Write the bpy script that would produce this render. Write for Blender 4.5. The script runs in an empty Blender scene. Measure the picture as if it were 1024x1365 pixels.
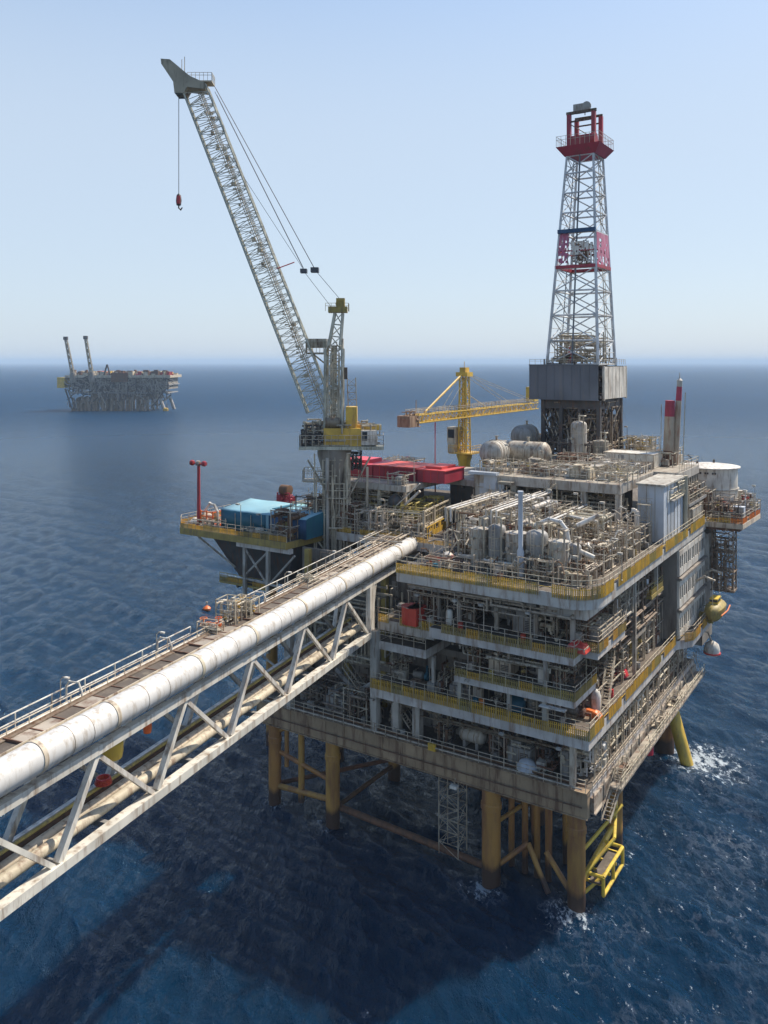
import bpy, math, random
import numpy as np
from mathutils import Vector, Matrix
R = math.radians
rnd = random.Random(7)
sc = bpy.context.scene
COL = sc.collection
# ------------------------------------------------------------------ frames
H = 60.0; F = 1129.0                       # camera height, focal length (photo pixels)
PANG = math.atan2(-.5395, .842)            # platform yaw: local x runs right along the shaded front, y recedes along the sunny side
PO = Vector((22.0, 91.0, 0.0))
BANG = math.atan2(-.3822, .924)            # bridge yaw, local y runs along it
BO = Vector((-2.07, 106.0, 0.0))
def PW(x, y, z=0.0):
    c, s = math.cos(PANG), math.sin(PANG)
    return Vector((PO.x + c*x - s*y, PO.y + s*x + c*y, z))
def BW(x, y, z=0.0):
    c, s = math.cos(BANG), math.sin(BANG)
    return Vector((BO.x + c*x - s*y, BO.y + s*x + c*y, z))
def scr(p): return (512 + F*p.x/max(p.y, 1), 482 + F*(H-p.z)/max(p.y, 1))

# ------------------------------------------------------------------ materials
def mat(name, col, rough=.55, metal=0., worn=None, amt=.45, sc_=1.2, streak=True, var=.25, bump=.15, alpha=1.):
    m = bpy.data.materials.new(name); m.use_nodes = True
    nt = m.node_tree; N = nt.nodes; L = nt.links
    b = N['Principled BSDF']; b.inputs['Roughness'].default_value = rough; b.inputs['Metallic'].default_value = metal
    tc = N.new('ShaderNodeTexCoord')
    geo = N.new('ShaderNodeNewGeometry')
    oi = N.new('ShaderNodeObjectInfo')
    n1 = N.new('ShaderNodeTexNoise'); n1.inputs['Scale'].default_value = sc_; n1.inputs['Detail'].default_value = 6; n1.inputs['Roughness'].default_value = .65
    mp = N.new('ShaderNodeMapping'); mp.inputs['Scale'].default_value = (1.3, 1.3, .22 if streak else 1.3)
    L.new(geo.outputs['Position'], mp.inputs['Vector']); L.new(mp.outputs[0], n1.inputs['Vector'])
    n2 = N.new('ShaderNodeTexNoise'); n2.inputs['Scale'].default_value = sc_*.35; n2.inputs['Detail'].default_value = 3
    L.new(geo.outputs['Position'], n2.inputs['Vector'])
    # tone variation
    hsv = N.new('ShaderNodeHueSaturation'); hsv.inputs['Color'].default_value = (*col, 1)
    mr = N.new('ShaderNodeMapRange'); mr.inputs['From Min'].default_value = .3; mr.inputs['From Max'].default_value = .7
    mr.inputs['To Min'].default_value = 1-var; mr.inputs['To Max'].default_value = 1+var*.6
    L.new(n2.outputs['Fac'], mr.inputs['Value']); L.new(mr.outputs[0], hsv.inputs['Value'])
    mr2 = N.new('ShaderNodeMapRange'); mr2.inputs['To Min'].default_value = .49; mr2.inputs['To Max'].default_value = .51
    L.new(oi.outputs['Random'], mr2.inputs['Value']); L.new(mr2.outputs[0], hsv.inputs['Hue'])
    src = hsv.outputs[0]
    if worn:
        cr = N.new('ShaderNodeValToRGB'); cr.color_ramp.elements[0].position = .5+.22*(1-amt)-.12; cr.color_ramp.elements[1].position = .5+.22*(1-amt)+.06
        L.new(n1.outputs['Fac'], cr.inputs['Fac'])
        mx = N.new('ShaderNodeMix'); mx.data_type = 'RGBA'; mx.inputs[7].default_value = (*worn, 1)
        sc2 = N.new('ShaderNodeMath'); sc2.operation = 'MULTIPLY'; sc2.inputs[1].default_value = .85
        L.new(cr.outputs['Color'], sc2.inputs[0]); L.new(sc2.outputs[0], mx.inputs[0]); L.new(src, mx.inputs[6]); src = mx.outputs[2]
    L.new(src, b.inputs['Base Color'])
    if bump:
        bp = N.new('ShaderNodeBump'); bp.inputs['Strength'].default_value = bump; bp.inputs['Distance'].default_value = .05
        L.new(n1.outputs['Fac'], bp.inputs['Height']); L.new(bp.outputs[0], b.inputs['Normal'])
    if alpha < 1: b.inputs['Alpha'].default_value = alpha
    return m
RUST = (.13, .06, .03); GRIME = (.11, .09, .07)
M = dict(
 white=mat('white_paint', (.67, .62, .53), .5, 0, (.22, .14, .08), .5),
 pipewhite=mat('pipe_white', (.60, .575, .53), .55, 0, (.34, .28, .21), .44, 1.6, True, .12),
 offw=mat('beige_paint', (.55, .47, .34), .6, 0, RUST, .5),
 grey=mat('grey_paint', (.29, .275, .25), .55, 0, GRIME, .5),
 lgrey=mat('light_grey_paint', (.45, .415, .35), .6, 0, (.15, .09, .05), .58),
 fascia=mat('fascia_grey', (.57, .53, .47), .55, 0, (.26, .16, .10), .48),
 galv=mat('galvanised', (.47, .41, .31), .55, .08, RUST, .55, 2.),
 steel=mat('pipe_steel', (.28, .22, .155), .5, .3, RUST, .6, 2.),
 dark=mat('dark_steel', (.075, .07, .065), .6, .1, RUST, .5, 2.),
 dsteel=mat('derrick_steel', (.62, .62, .60), .5, 0, (.3, .26, .22), .35, 2.),
 darkgrey=mat('derrick_grey', (.13, .14, .155), .5, 0, (.2, .17, .14), .3, .5),
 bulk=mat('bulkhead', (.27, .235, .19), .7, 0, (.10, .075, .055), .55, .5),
 rust=mat('rusty_steel', (.17, .085, .045), .8, 0, (.07, .045, .03), .6, 1.5),
 girder=mat('weathered_girder', (.36, .25, .155), .75, 0, (.13, .065, .035), .68, .8),
 grate=mat('deck_grating', (.12, .095, .07), .75, .1, (.22, .18, .13), .4, .8, False, .35),
 plate=mat('deck_plate', (.36, .31, .24), .7, 0, RUST, .5, .7, False, .35),
 yellow=mat('yellow_rail', (.64, .37, .04), .5, 0, (.30, .20, .08), .55, 2.),
 oly=mat('olive_yellow', (.38, .28, .07), .55, 0, (.18, .13, .07), .5, 2.),
 craney=mat('crane_yellow', (.66, .44, .06), .45, 0, (.35, .20, .06), .4, 1.5),
 palecrane=mat('pale_olive_steel', (.52, .50, .39), .55, .1, (.14, .11, .07), .45, 2.),
 head=mat('boom_head', (.40, .35, .24), .7, 0, (.12, .10, .07), .3, 1.),
 red=mat('red_paint', (.56, .035, .03), .4, 0, (.30, .03, .02), .25, 1.),
 redtop=mat('red_sheet', (.66, .075, .07), .5, 0, (.6, .06, .05), .2, .5),
 dred=mat('derrick_red', (.36, .03, .045), .5, 0, (.2, .05, .05), .3, 1.),
 pink=mat('faded_red_sheet', (.45, .11, .17), .6, 0, (.5, .35, .4), .5, 1.),
 orange=mat('orange_paint', (.72, .17, .02), .45, 0, (.4, .12, .03), .3),
 blue=mat('blue_tarp', (.01, .105, .15), .6, 0, (.01, .08, .14), .4, .6),
 pblue=mat('pale_lit_blue_tarp', (.22, .40, .46), .6, 0, (.30, .42, .42), .35, .4, False),  # carries the tent roof's sunlit tone as colour; also the wall strip
 dblue=mat('dark_blue_tarp', (.01, .05, .13), .5, 0, (.02, .08, .17), .4),
 green=mat('green_tarp', (.12, .22, .15), .7, 0, (.2, .22, .15), .4),
 box=mat('pale_blue_grey_clad', (.52, .55, .58), .45, 0, (.40, .38, .34), .3, .5),
 glass=mat('dark_window', (.02, .025, .03), .15, 0, None, bump=0),
 conc=mat('chimney_buff', (.42, .35, .25), .8, 0, (.3, .12, .06), .55, 1.2),
 chimred=mat('chimney_red', (.40, .045, .06), .7, 0, (.25, .05, .04), .4, 1.5),
 rope=mat('wire_rope', (.10, .10, .11), .5, .4, None, bump=0),
 lamp=mat('lamp_glass', (.7, .7, .66), .2, 0, None, bump=0),
)
def leg_mat():
    m = mat('leg_yellow_paint', (.43, .225, .055), .6, 0, (.20, .085, .04), .66, .5)
    nt = m.node_tree; N = nt.nodes; L = nt.links; b = N['Principled BSDF']
    src = b.inputs['Base Color'].links[0].from_socket
    geo = N.new('ShaderNodeNewGeometry'); sx = N.new('ShaderNodeSeparateXYZ'); L.new(geo.outputs['Position'], sx.inputs[0])
    nz = N.new('ShaderNodeTexNoise'); nz.inputs['Scale'].default_value = .9; nz.inputs['Detail'].default_value = 4
    ad = N.new('ShaderNodeMath'); ad.operation = 'MULTIPLY_ADD'; ad.inputs[1].default_value = -5.0; L.new(nz.outputs['Fac'], ad.inputs[0]); L.new(sx.outputs['Z'], ad.inputs[2])
    mr = N.new('ShaderNodeMapRange'); mr.inputs['From Min'].default_value = -.3; mr.inputs['From Max'].default_value = .5; mr.inputs['To Min'].default_value = 1; mr.inputs['To Max'].default_value = 0
    L.new(ad.outputs[0], mr.inputs['Value'])
    mx = N.new('ShaderNodeMix'); mx.data_type = 'RGBA'; mx.inputs[7].default_value = (.06, .032, .02, 1)
    L.new(mr.outputs[0], mx.inputs[0]); L.new(src, mx.inputs[6]); L.new(mx.outputs[2], b.inputs['Base Color'])
    return m
M['leg'] = leg_mat()

# ------------------------------------------------------------------ mesh builder
class MB:
    def __init__(s): s.v = []; s.f = []; s.mi = []; s.m = 0
    def add(s, vs, fs):
        o = len(s.v); s.v.extend(vs); s.f.extend([tuple(i+o for i in f) for f in fs]); s.mi.extend([s.m]*len(fs)); return s
    def box(s, x0, x1, y0, y1, z0, z1):
        vs = [(x, y, z) for z in (z0, z1) for x, y in ((x0, y0), (x1, y0), (x1, y1), (x0, y1))]
        return s.add(vs, [(3, 2, 1, 0), (4, 5, 6, 7), (0, 1, 5, 4), (1, 2, 6, 5), (2, 3, 7, 6), (3, 0, 4, 7)])
    def cb(s, c, sz): return s.box(c[0]-sz[0]/2, c[0]+sz[0]/2, c[1]-sz[1]/2, c[1]+sz[1]/2, c[2]-sz[2]/2, c[2]+sz[2]/2)
    def tube(s, p0, p1, r, n=6, r1=None, caps=True):
        p0 = Vector(p0); p1 = Vector(p1); d = p1-p0
        if d.length < 1e-5: return s
        d.normalize(); u = d.cross(Vector((0, 0, 1)) if abs(d.z) < .9 else Vector((1, 0, 0))).normalized(); w = d.cross(u)
        r1 = r if r1 is None else r1; vs = []
        for p, q in ((p0, r), (p1, r1)):
            for i in range(n):
                a = 2*math.pi*(i+.5)/n; vs.append(tuple(p+u*(q*math.cos(a))+w*(q*math.sin(a))))
        fs = [(i+n, (i+1) % n+n, (i+1) % n, i) for i in range(n)]
        if caps: fs += [tuple(range(n)), tuple(range(2*n-1, n-1, -1))]
        return s.add(vs, fs)
    def bar(s, p0, p1, w, h=None): return s.tube(p0, p1, w*.7071, 4)
    def path(s, pts, r, n=6):
        for a, b in zip(pts[:-1], pts[1:]):
            a = Vector(a); b = Vector(b); d = (b-a).normalized()*r*.9 if (b-a).length > 1e-4 else Vector((0, 0, 0))
            s.tube(a-d, b+d, r, n)
        return s
    def lathe(s, prof, n=16, c=(0, 0, 0), axis='z'):
        vs = []
        for r, z in prof:
            for i in range(n):
                a = 2*math.pi*i/n; x, y = r*math.cos(a), r*math.sin(a)
                p = {'z': (x, y, z), 'x': (z, x, y), 'y': (y, z, x)}[axis]
                vs.append((p[0]+c[0], p[1]+c[1], p[2]+c[2]))
        fs = [(k*n+i, k*n+(i+1) % n, (k+1)*n+(i+1) % n, (k+1)*n+i) for k in range(len(prof)-1) for i in range(n)]
        if prof[0][0] > 1e-4: fs.append(tuple(range(n-1, -1, -1)))
        if prof[-1][0] > 1e-4: fs.append(tuple(range((len(prof)-1)*n, len(prof)*n)))
        return s.add(vs, fs)
    def ring(s, c, R_, r, axis='z', n=10):
        pts = []
        for i in range(n+1):
            a = 2*math.pi*i/n; x, y = R_*math.cos(a), R_*math.sin(a)
            o = {'z': (x, y, 0), 'x': (0, x, y), 'y': (x, 0, y)}[axis]; pts.append((c[0]+o[0], c[1]+o[1], c[2]+o[2]))
        for a, b in zip(pts[:-1], pts[1:]): s.tube(a, b, r, 4, caps=False)
        return s
    def prism(s, poly, z0, z1):
        n = len(poly); vs = [(x, y, z0) for x, y in poly]+[(x, y, z1) for x, y in poly]
        return s.add(vs, [(i, (i+1) % n, (i+1) % n+n, i+n) for i in range(n)]+[tuple(range(n-1, -1, -1)), tuple(range(n, 2*n))])
    def lattice(s, A, B, w, h, nb, rc=.12, rb=.06, up=(0, 0, 1), w1=None, h1=None, n=4):
        """four-chord truss boom from A to B"""
        A = Vector(A); B = Vector(B); d = (B-A).normalized(); side = d.cross(Vector(up)).normalized(); nor = side.cross(d)
        w1 = w if w1 is None else w1; h1 = h if h1 is None else h1; S = []
        for i in range(nb+1):
            t = i/nb; c = A.lerp(B, t); ww = w+(w1-w)*t; hh = h+(h1-h)*t
            S.append([c+side*(sx*ww/2)+nor*(sy*hh/2) for sx, sy in ((-1, -1), (1, -1), (1, 1), (-1, 1))])
        for k in range(4): s.tube(S[0][k], S[-1][k], rc, max(n, 5))
        for i in range(nb):
            for k in range(4):
                l = (k+1) % 4
                if i % 2: s.tube(S[i][k], S[i+1][l], rb, n, caps=False)
                else: s.tube(S[i][l], S[i+1][k], rb, n, caps=False)
                s.tube(S[i][k], S[i][l], rb, n, caps=False)
        return s
    def build(s, name, mats, parent=None, loc=None, rz=None):
        me = bpy.data.meshes.new(name); me.from_pydata(s.v, [], s.f)
        if not isinstance(mats, (list, tuple)): mats = [mats]
        for m_ in mats: me.materials.append(M[m_] if isinstance(m_, str) else m_)
        if len(mats) > 1: me.polygons.foreach_set('material_index', s.mi)
        me.update(); me.shade_smooth(); me.set_sharp_from_angle(angle=R(38))
        o = bpy.data.objects.new(name, me); COL.objects.link(o)
        if parent: o.parent = parent
        if loc is not None: o.location = loc
        if rz is not None: o.rotation_euler.z = rz
        return o
THINGS = []
def tag(o, label, cat, group=None, where=None, kind=None):
    if label: o['label'] = label
    if cat: o['category'] = cat
    if group: o['group'] = group
    if kind: o['kind'] = kind
    if where: THINGS.append((o, label, cat, where))
    return o
def thing(name, label, cat, loc, rz=None, group=None, where=None):
    o = bpy.data.objects.new(name, None); o.empty_display_size = .5; COL.objects.link(o)
    o.location = loc; o.rotation_euler.z = PANG if rz is None else rz
    return tag(o, label, cat, group, where)
def lk(o): return len(o)
def clone(root, loc, rz, label, cat=None, where=None, group=None):
    r = root.copy(); COL.objects.link(r); r.location = loc; r.rotation_euler.z = rz; r['label'] = label
    if group: r['group'] = group
    for ch in KIDS(root):
        c = ch.copy(); COL.objects.link(c); c.parent = r
        for g in KIDS(ch):
            d = g.copy(); COL.objects.link(d); d.parent = c
    if where: THINGS.append((r, label, r['category'], where))
    return r
def KIDS(o): return [c for c in COL.objects if c.parent == o]
def rail(mb, pts, z, h=1.5, sp=1.6, slats=True, drop=0., closed=False, off=0, r=.04, dens=1.):
    """handrail along a polyline; material 0 rails, 1 infill slats"""
    for a, b in zip(pts[:-1], pts[1:]):
        A = Vector((a[0], a[1], z)); B = Vector((b[0], b[1], z)); L_ = (B-A).length; n = max(1, round(L_/sp))
        mb.m = 0
        for i in range(n+1):
            p = A.lerp(B, i/n); mb.tube(p-Vector((0, 0, drop)), p+Vector((0, 0, h)), r, 4)
        for hh in (h, h*.66): mb.tube(A+Vector((0, 0, hh)), B+Vector((0, 0, hh)), r, 4)
        if slats:
            mb.m = 1; d = (B-A).normalized()
            mb.tube(A+Vector((0, 0, h*.34)), B+Vector((0, 0, h*.34)), r, 4)
            for i in range(n):
                if rnd.random() > .93*dens: continue
                mb.m = 1 if rnd.random() < .8 else 2
                p, q = A.lerp(B, i/n), A.lerp(B, (i+1)/n); k = max(2, int((q-p).length/.2)); hh = h*rnd.choice((.5, .52, .55, .42))
                for j in range(k):
                    c = p.lerp(q, (j+.5)/k); e = d*.062
                    mb.tube(c+Vector((0, 0, .03-drop)), c+Vector((0, 0, hh)), .066, 4, caps=False)
    return mb
def pipes(mb, bx, n, r0=.05, r1=.18, mats=1, rg=rnd, vert=.35, seg=(2, 5)):
    x0, x1, y0, y1, z0, z1 = bx
    for _ in range(n):
        p = Vector((rg.uniform(x0, x1), rg.uniform(y0, y1), rg.uniform(z0, z1))); r = rg.uniform(r0, r1)**1.0
        mb.m = rg.randrange(mats); pts = [p.copy()]; last = -1
        for k in range(rg.randint(*seg)):
            ax = rg.choice([a for a in (0, 1, 2) if a != last]); last = ax; lo, hi = ((x0, x1), (y0, y1), (z0, z1))[ax]
            p = p.copy(); p[ax] = rg.uniform(lo, hi)
            if ax == 2 and rg.random() < vert: p[2] = z0
            pts.append(p)
        mb.path(pts, r, 6 if r < .12 else 8)
        for a, b in zip(pts[:-1], pts[1:]):
            if (b-a).length > 1.2 and rg.random() < .6:
                c = a.lerp(b, rg.uniform(.2, .8)); d = (b-a).normalized(); mb.tube(c-d*.05, c+d*.05, r*1.7, 8)
    return mb
def valve(mb, p, s=.25):
    x, y, z = p; mb.lathe([(s*.1, -s), (s*.6, -s*.8), (s*.45, 0), (s*.6, s*.8), (s*.1, s)], 8, p, 'x'); mb.tube(p, (x, y, z+s*2), s*.15, 5); mb.ring((x, y, z+s*2), s, s*.12, 'z', 8)

CN = dict(white='white', pipewhite='white', offw='beige', grey='mid grey', lgrey='light grey', galv='galvanised', steel='dull steel', dark='dark', bulk='brown grey', rust='rusty', yellow='yellow', oly='olive', box='pale blue', blue='blue', orange='orange', red='red')
# ================================================================== equipment kinds
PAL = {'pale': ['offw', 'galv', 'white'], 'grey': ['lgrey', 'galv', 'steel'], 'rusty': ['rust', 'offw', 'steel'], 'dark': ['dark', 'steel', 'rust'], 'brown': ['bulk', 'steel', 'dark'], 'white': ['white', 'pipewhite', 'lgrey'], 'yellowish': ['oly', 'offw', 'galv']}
def pipework(x, y, z, w, d, h, kind='pale', dens=1., where=None, label=None, frame=True):
    t = thing('pipe_manifold', label or '%s tangled process pipework%s' % (kind, ' in a steel frame' if frame else ''), 'pipework', PW(x, y, z), where=where)
    pal = PAL[kind]
    if frame:
        f = MB(); nx = max(1, round(w/3)); ny = max(1, round(d/3)); lv = [h*.5, h] if h > 2.5 else [h]
        for i in range(nx+1):
            for j in range(ny+1):
                if 0 < i < nx and 0 < j < ny: continue
                f.tube((w*i/nx, d*j/ny, 0), (w*i/nx, d*j/ny, h+rnd.uniform(-.5, .4)), .09, 4)
        for l in lv:
            for j in range(ny+1): f.tube((-.2, d*j/ny, l), (w+.2, d*j/ny, l), .075, 4)
            for i in range(nx+1): f.tube((w*i/nx, -.2, l-.12), (w*i/nx, d+.2, l-.12), .075, 4)
        if h > 3: f.tube((0, 0, 0), (w/nx, 0, h*.5), .05, 4)
        f.build('frame', 'galv' if kind != 'dark' else 'dark', t)
    up = MB()
    for _ in range(int(min(26, w*d*.8))): a_, e_ = rnd.uniform(0, w), rnd.uniform(0, d); up.tube((a_, e_, 0), (a_+rnd.uniform(-.05, .05), e_, h*rnd.uniform(.6, 1.15)+rnd.uniform(0, .8)), rnd.uniform(.022, .045), 4)
    up.build('upright_conduit', rnd.choice(['offw', 'offw', 'galv', 'white', 'rust']), t)
    vol = w*d*h; n = max(8, int(vol*.42*dens)); n = min(n, 150)
    q = n//4
    for k in range(4):
        mb = MB(); pipes(mb, (0.1, w-.1, .1, d-.1, .15, h), q, (.035, .05, .05, .1)[k], (.08, .12, .16, .26)[k], 1, seg=(3, 6) if k < 2 else (2, 4))
        mb.build('pipe_run', 'rust' if rnd.random() < .16 else pal[(k+rnd.randrange(2)) % 3], t)
    vm_ = rnd.choice(['red', 'oly', 'dark', 'galv', 'lgrey'])
    for _ in range(min(7, max(3, int(vol*.04)))): v = MB(); valve(v, (rnd.uniform(.2, w-.2), rnd.uniform(.2, d-.2), rnd.uniform(.5, h)), rnd.uniform(.15, .28)); v.build('valve', vm_, t)
    cm_ = rnd.choice(['lgrey', 'white', 'grey', 'offw'])
    for _ in range(min(5, max(2, int(w*d*.12)))):
        c = MB(); a, b_ = rnd.uniform(.3, w-.3), rnd.uniform(.3, d-.3); s = rnd.uniform(.25, .6); c.box(a-s, a+s, b_-s*.7, b_+s*.7, 0.02, s*2.2); c.build('instrument_cabinet', cm_, t)
    return t
def vvessel(x, y, z, r, h, m='lgrey', where=None, label=None, top='dome', ladder=True):
    t = thing('process_vessel', label or 'upright %s %s process vessel' % (CN[m], 'domed' if top == 'dome' else 'flat topped'), 'vessel', PW(x, y, z), where=where)
    pr = [(r, 0), (r, h)]+([(r*.92, h+r*.25), (r*.7, h+r*.42), (r*.35, h+r*.52), (0.01, h+r*.55)] if top == 'dome' else [(r*1.03, h), (r*1.03, h+.12), (0.01, h+r*.3)])
    MB().lathe(pr, 24).build('shell', m, t)
    g = MB()
    for k in range(3): g.lathe([(r*1.0, -.06), (r*1.05, -.06), (r*1.05, .06), (r*1.0, .06)], 24, (0, 0, h*(.2+.3*k)))
    g.build('stiffening_ring', 'galv', t)
    nz = MB()
    for k in range(5):
        a = rnd.uniform(0, 6.28); zz = rnd.uniform(.3, .95)*h; cx, cy = math.cos(a), math.sin(a)
        nz.tube((r*cx*.95, r*cy*.95, zz), (r*cx*1.3, r*cy*1.3, zz), .14, 8); nz.tube((r*cx*1.25, r*cy*1.25, zz), (r*cx*1.32, r*cy*1.32, zz), .24, 8)
    nz.tube((0, 0, h+r*.3), (0, 0, h+r*.9+.4), .13, 8); nz.path([(0, 0, h+r*.9+.4), (r*.9, 0, h+r*.9+.4), (r*.9, -r*.9, h+r*.9+.4), (r*.9, -r*.9, 0)], .12, 8)
    nz.build('nozzle', 'galv', t)
    if ladder:
        l = MB(); yy = -r-.15
        for sx in (-.22, .22): l.tube((sx, yy, 0), (sx, yy, h+.9), .03, 4)
        for k in range(int(h/.35)): l.tube((-.22, yy, .3+.35*k), (.22, yy, .3+.35*k), .02, 4)
        l.build('ladder', 'offw', t)
    return t
def htank(x, y, z, L_, r, m='lgrey', ax='x', where=None, label=None):
    t = thing('horizontal_tank', label or 'horizontal %s tank on saddles' % CN[m], 'tank', PW(x, y, z), where=where)
    pr = [(.01, -L_/2-r*.55), (r*.45, -L_/2-r*.47), (r*.8, -L_/2-r*.25), (r, -L_/2), (r, L_/2), (r*.8, L_/2+r*.25), (r*.45, L_/2+r*.47), (.01, L_/2+r*.55)]
    MB().lathe(pr, 24, (0, 0, r+.5), ax).build('shell', m, t)
    sd = MB()
    for k in (-.32, .32):
        sd = MB(); c = (L_*k, 0) if ax == 'x' else (0, L_*k); w = (.35, r*1.7) if ax == 'x' else (r*1.7, .35)
        sd.box(c[0]-w[0]/2, c[0]+w[0]/2, c[1]-w[1]/2, c[1]+w[1]/2, 0, r*.55+.3); sd.build('saddle', 'grey', t)
    b = MB()
    for k in (-.4, -.1, .2, .42): b.lathe([(r, -.05), (r*1.03, -.05), (r*1.03, .05), (r, .05)], 24, (L_*k, 0, r+.5) if ax == 'x' else (0, L_*k, r+.5), ax)
    b.build('band', 'galv', t)
    n = MB(); c = (L_*.2, 0) if ax == 'x' else (0, L_*.2); n.tube((c[0], c[1], 2*r+.3), (c[0], c[1], 2*r+1.2), .18, 8); n.tube((c[0], c[1], 2*r+1.1), (c[0], c[1], 2*r+1.2), .3, 8)
    n.build('manhole', 'galv', t)
    return t
def container(x, y, z, w, d, h, m='white', where=None, label=None, rz=None):
    t = thing('container', label or '%s steel container with ribbed sides' % CN[m], 'container', PW(x, y, z), rz, where=where)
    b = MB(); b.box(0, w, 0, d, .12, h)
    k = int(w/.4)
    for i in range(k): b.box(w*(i+.25)/k, w*(i+.7)/k, -.05, 0, .25, h-.2)
    k = int(d/.4)
    for i in range(k): b.box(w, w+.05, d*(i+.25)/k, d*(i+.7)/k, .25, h-.2)
    b.build('body', m, t)
    f = MB()
    for X in (0, w):
        for Y in (0, d): f.box(X-.1, X+.1, Y-.1, Y+.1, 0, h+.06)
    for zz in (.06, h):
        for Y in (0, d): f.box(0.1, w-.1, Y-.09, Y+.09, zz-.05, zz+.07)
        for X in (0, w): f.box(X-.09, X+.09, .1, d-.1, zz-.05, zz+.07)
    f.build('frame', 'galv' if m in ('white', 'lgrey', 'box') else m, t)
    dr = MB(); dr.box(w*.3, w*.3+.9, -.1, -.051, .2, min(2.2, h-.3)); dr.build('door', 'grey', t)
    return t
def skid(x, y, z, s=1., m='lgrey', where=None, label=None, rz=0):
    t = thing('pump_skid', label or 'small %s pump on a skid' % CN[m], 'pump', PW(x, y, z), PANG+rz, where=where)
    b = MB(); b.box(-1.4*s, 1.4*s, -.6*s, .6*s, 0, .18*s); b.box(-1.2*s, 0, -.4*s, .4*s, .18*s, .35*s); b.build('base', 'steel', t)
    b = MB(); b.lathe([(.1*s, -.75*s), (.4*s, -.7*s), (.42*s, .5*s), (.3*s, .6*s), (.1*s, .62*s)], 14, (-.55*s, 0, .75*s), 'x')
    for i in range(6): b.lathe([(.42*s, -.02), (.47*s, -.02), (.47*s, .02), (.42*s, .02)], 14, (-.95*s+i*.15*s, 0, .75*s), 'x')
    b.build('motor', m, t)
    b = MB(); b.lathe([(.1*s, -.3*s), (.5*s, -.2*s), (.55*s, 0), (.5*s, .2*s), (.1*s, .3*s)], 14, (.65*s, 0, .75*s), 'x'); b.tube((.65*s, 0, 1.1*s), (.65*s, 0, 2.1*s), .14*s, 8); b.path([(.95*s, 0, .75*s), (1.5*s, 0, .75*s), (1.5*s, 0, 0)], .13*s, 8)
    b.build('pump', rnd.choice(['dark', 'rust', 'blue', 'steel']), t)
    return t
def cabinet(x, y, z, w=1.2, d=.7, h=2.1, m='white', where=None, label=None):
    t = thing('equipment_cabinet', label or 'upright %s equipment cabinet' % CN[m], 'cabinet', PW(x, y, z), where=where)
    MB().box(0, w, 0, d, .1, h).box(-.05, w+.05, -.05, d+.05, h, h+.07).build('body', m, t)
    MB().box(.08, w/2-.03, -.04, 0, .25, h-.12).box(w/2+.03, w-.08, -.04, 0, .25, h-.12).build('door', 'lgrey' if m != 'lgrey' else 'white', t)
    MB().box(.05, w-.05, .05, d-.05, 0, .1).build('plinth', 'dark', t)
    return t
def lamppost(x, y, z, h=4, where=None, label=None, m='offw', arm=(0, -1)):
    t = thing('lamp_post', label or 'thin %s lamp post' % CN[m], 'lamp', PW(x, y, z), where=where)
    MB().lathe([(.14, 0), (.14, .06), (.055, .1), (.045, h)], 8).path([(0, 0, h), (arm[0]*.5, arm[1]*.5, h+.25)], .035, 5).build('pole', m, t)
    MB().cb((arm[0]*.7, arm[1]*.7, h+.25), (.55, .4, .2)).build('lamp_head', 'lgrey', t)
    MB().cb((arm[0]*.7, arm[1]*.7, h+.13), (.42, .3, .04)).build('lamp_glass', 'lamp', t)
    return t
def drum(x, y, z, m='blue', where=None, label=None, r=.32, h=.9):
    t = thing('oil_drum', label or 'small %s steel drum' % CN[m], 'drum', PW(x, y, z), where=where)
    MB().lathe([(r*.95, 0), (r, .03), (r, h/3-.02), (r*1.05, h/3), (r, h/3+.02), (r, 2*h/3-.02), (r*1.05, 2*h/3), (r, 2*h/3+.02), (r, h), (r*.93, h), (r*.93, h-.04)], 14).build('shell', m, t)
    return t
def basket(x, y, z, w=2.5, d=1.4, h=1.2, m='yellow', where=None, label=None):
    t = thing('cargo_basket', label or '%s open lifting basket' % CN[m], 'basket', PW(x, y, z), where=where)
    b = MB(); b.box(0, w, 0, d, 0, .12)
    for X in (0, w/2, w):
        for Y in (0, d): b.tube((X, Y, 0), (X, Y, h), .06, 4)
    for zz in (h*.5, h):
        for Y in (0, d): b.tube((0, Y, zz), (w, Y, zz), .05, 4)
        for X in (0, w): b.tube((X, 0, zz), (X, d, zz), .05, 4)
    b.build('frame', m, t)
    c = MB()
    for _ in range(7):
        a, e = rnd.uniform(.2, w-.5), rnd.uniform(.1, d-.5); c.box(a, a+rnd.uniform(.3, .7), e, e+rnd.uniform(.2, .5), .12, rnd.uniform(.3, h*.9))
    c.build('cargo', rnd.choice(['offw', 'galv', 'dark', 'rust']), t)
    return t
def scaffold(x, y, z, w, d, h, where=None, label=None, m='galv'):
    t = thing('scaffold_tower', label or 'slim tubular scaffold tower', 'scaffold', PW(x, y, z), where=where)
    s = MB(); n = max(1, int(h/1.9))
    for X in (0, w):
        for Y in (0, d): s.tube((X, Y, 0), (X, Y, h+.6), .045, 5)
    for k in range(n+1):
        zz = h*k/n
        for Y in (0, d): s.tube((-.2, Y, zz+.1), (w+.2, Y, zz+.1), .035, 4); s.tube((-.2, Y, zz+.9), (w+.2, Y, zz+.9), .03, 4)
        for X in (0, w): s.tube((X, -.2, zz+.1), (X, d+.2, zz+.1), .035, 4)
        if k < n:
            s.tube((0, 0, zz), (w, 0, zz+h/n), .03, 4); s.tube((w, d, zz), (0, d, zz+h/n), .03, 4)
    s.build('tubes', m, t)
    p = MB()
    for k in range(1, n+1):
        for j in range(3): p.box(-.1, w+.1, d*j/3+.02, d*(j+1)/3-.02, h*k/n+.14, h*k/n+.19)
    p.build('planks', 'plate', t)
    return t
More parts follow.
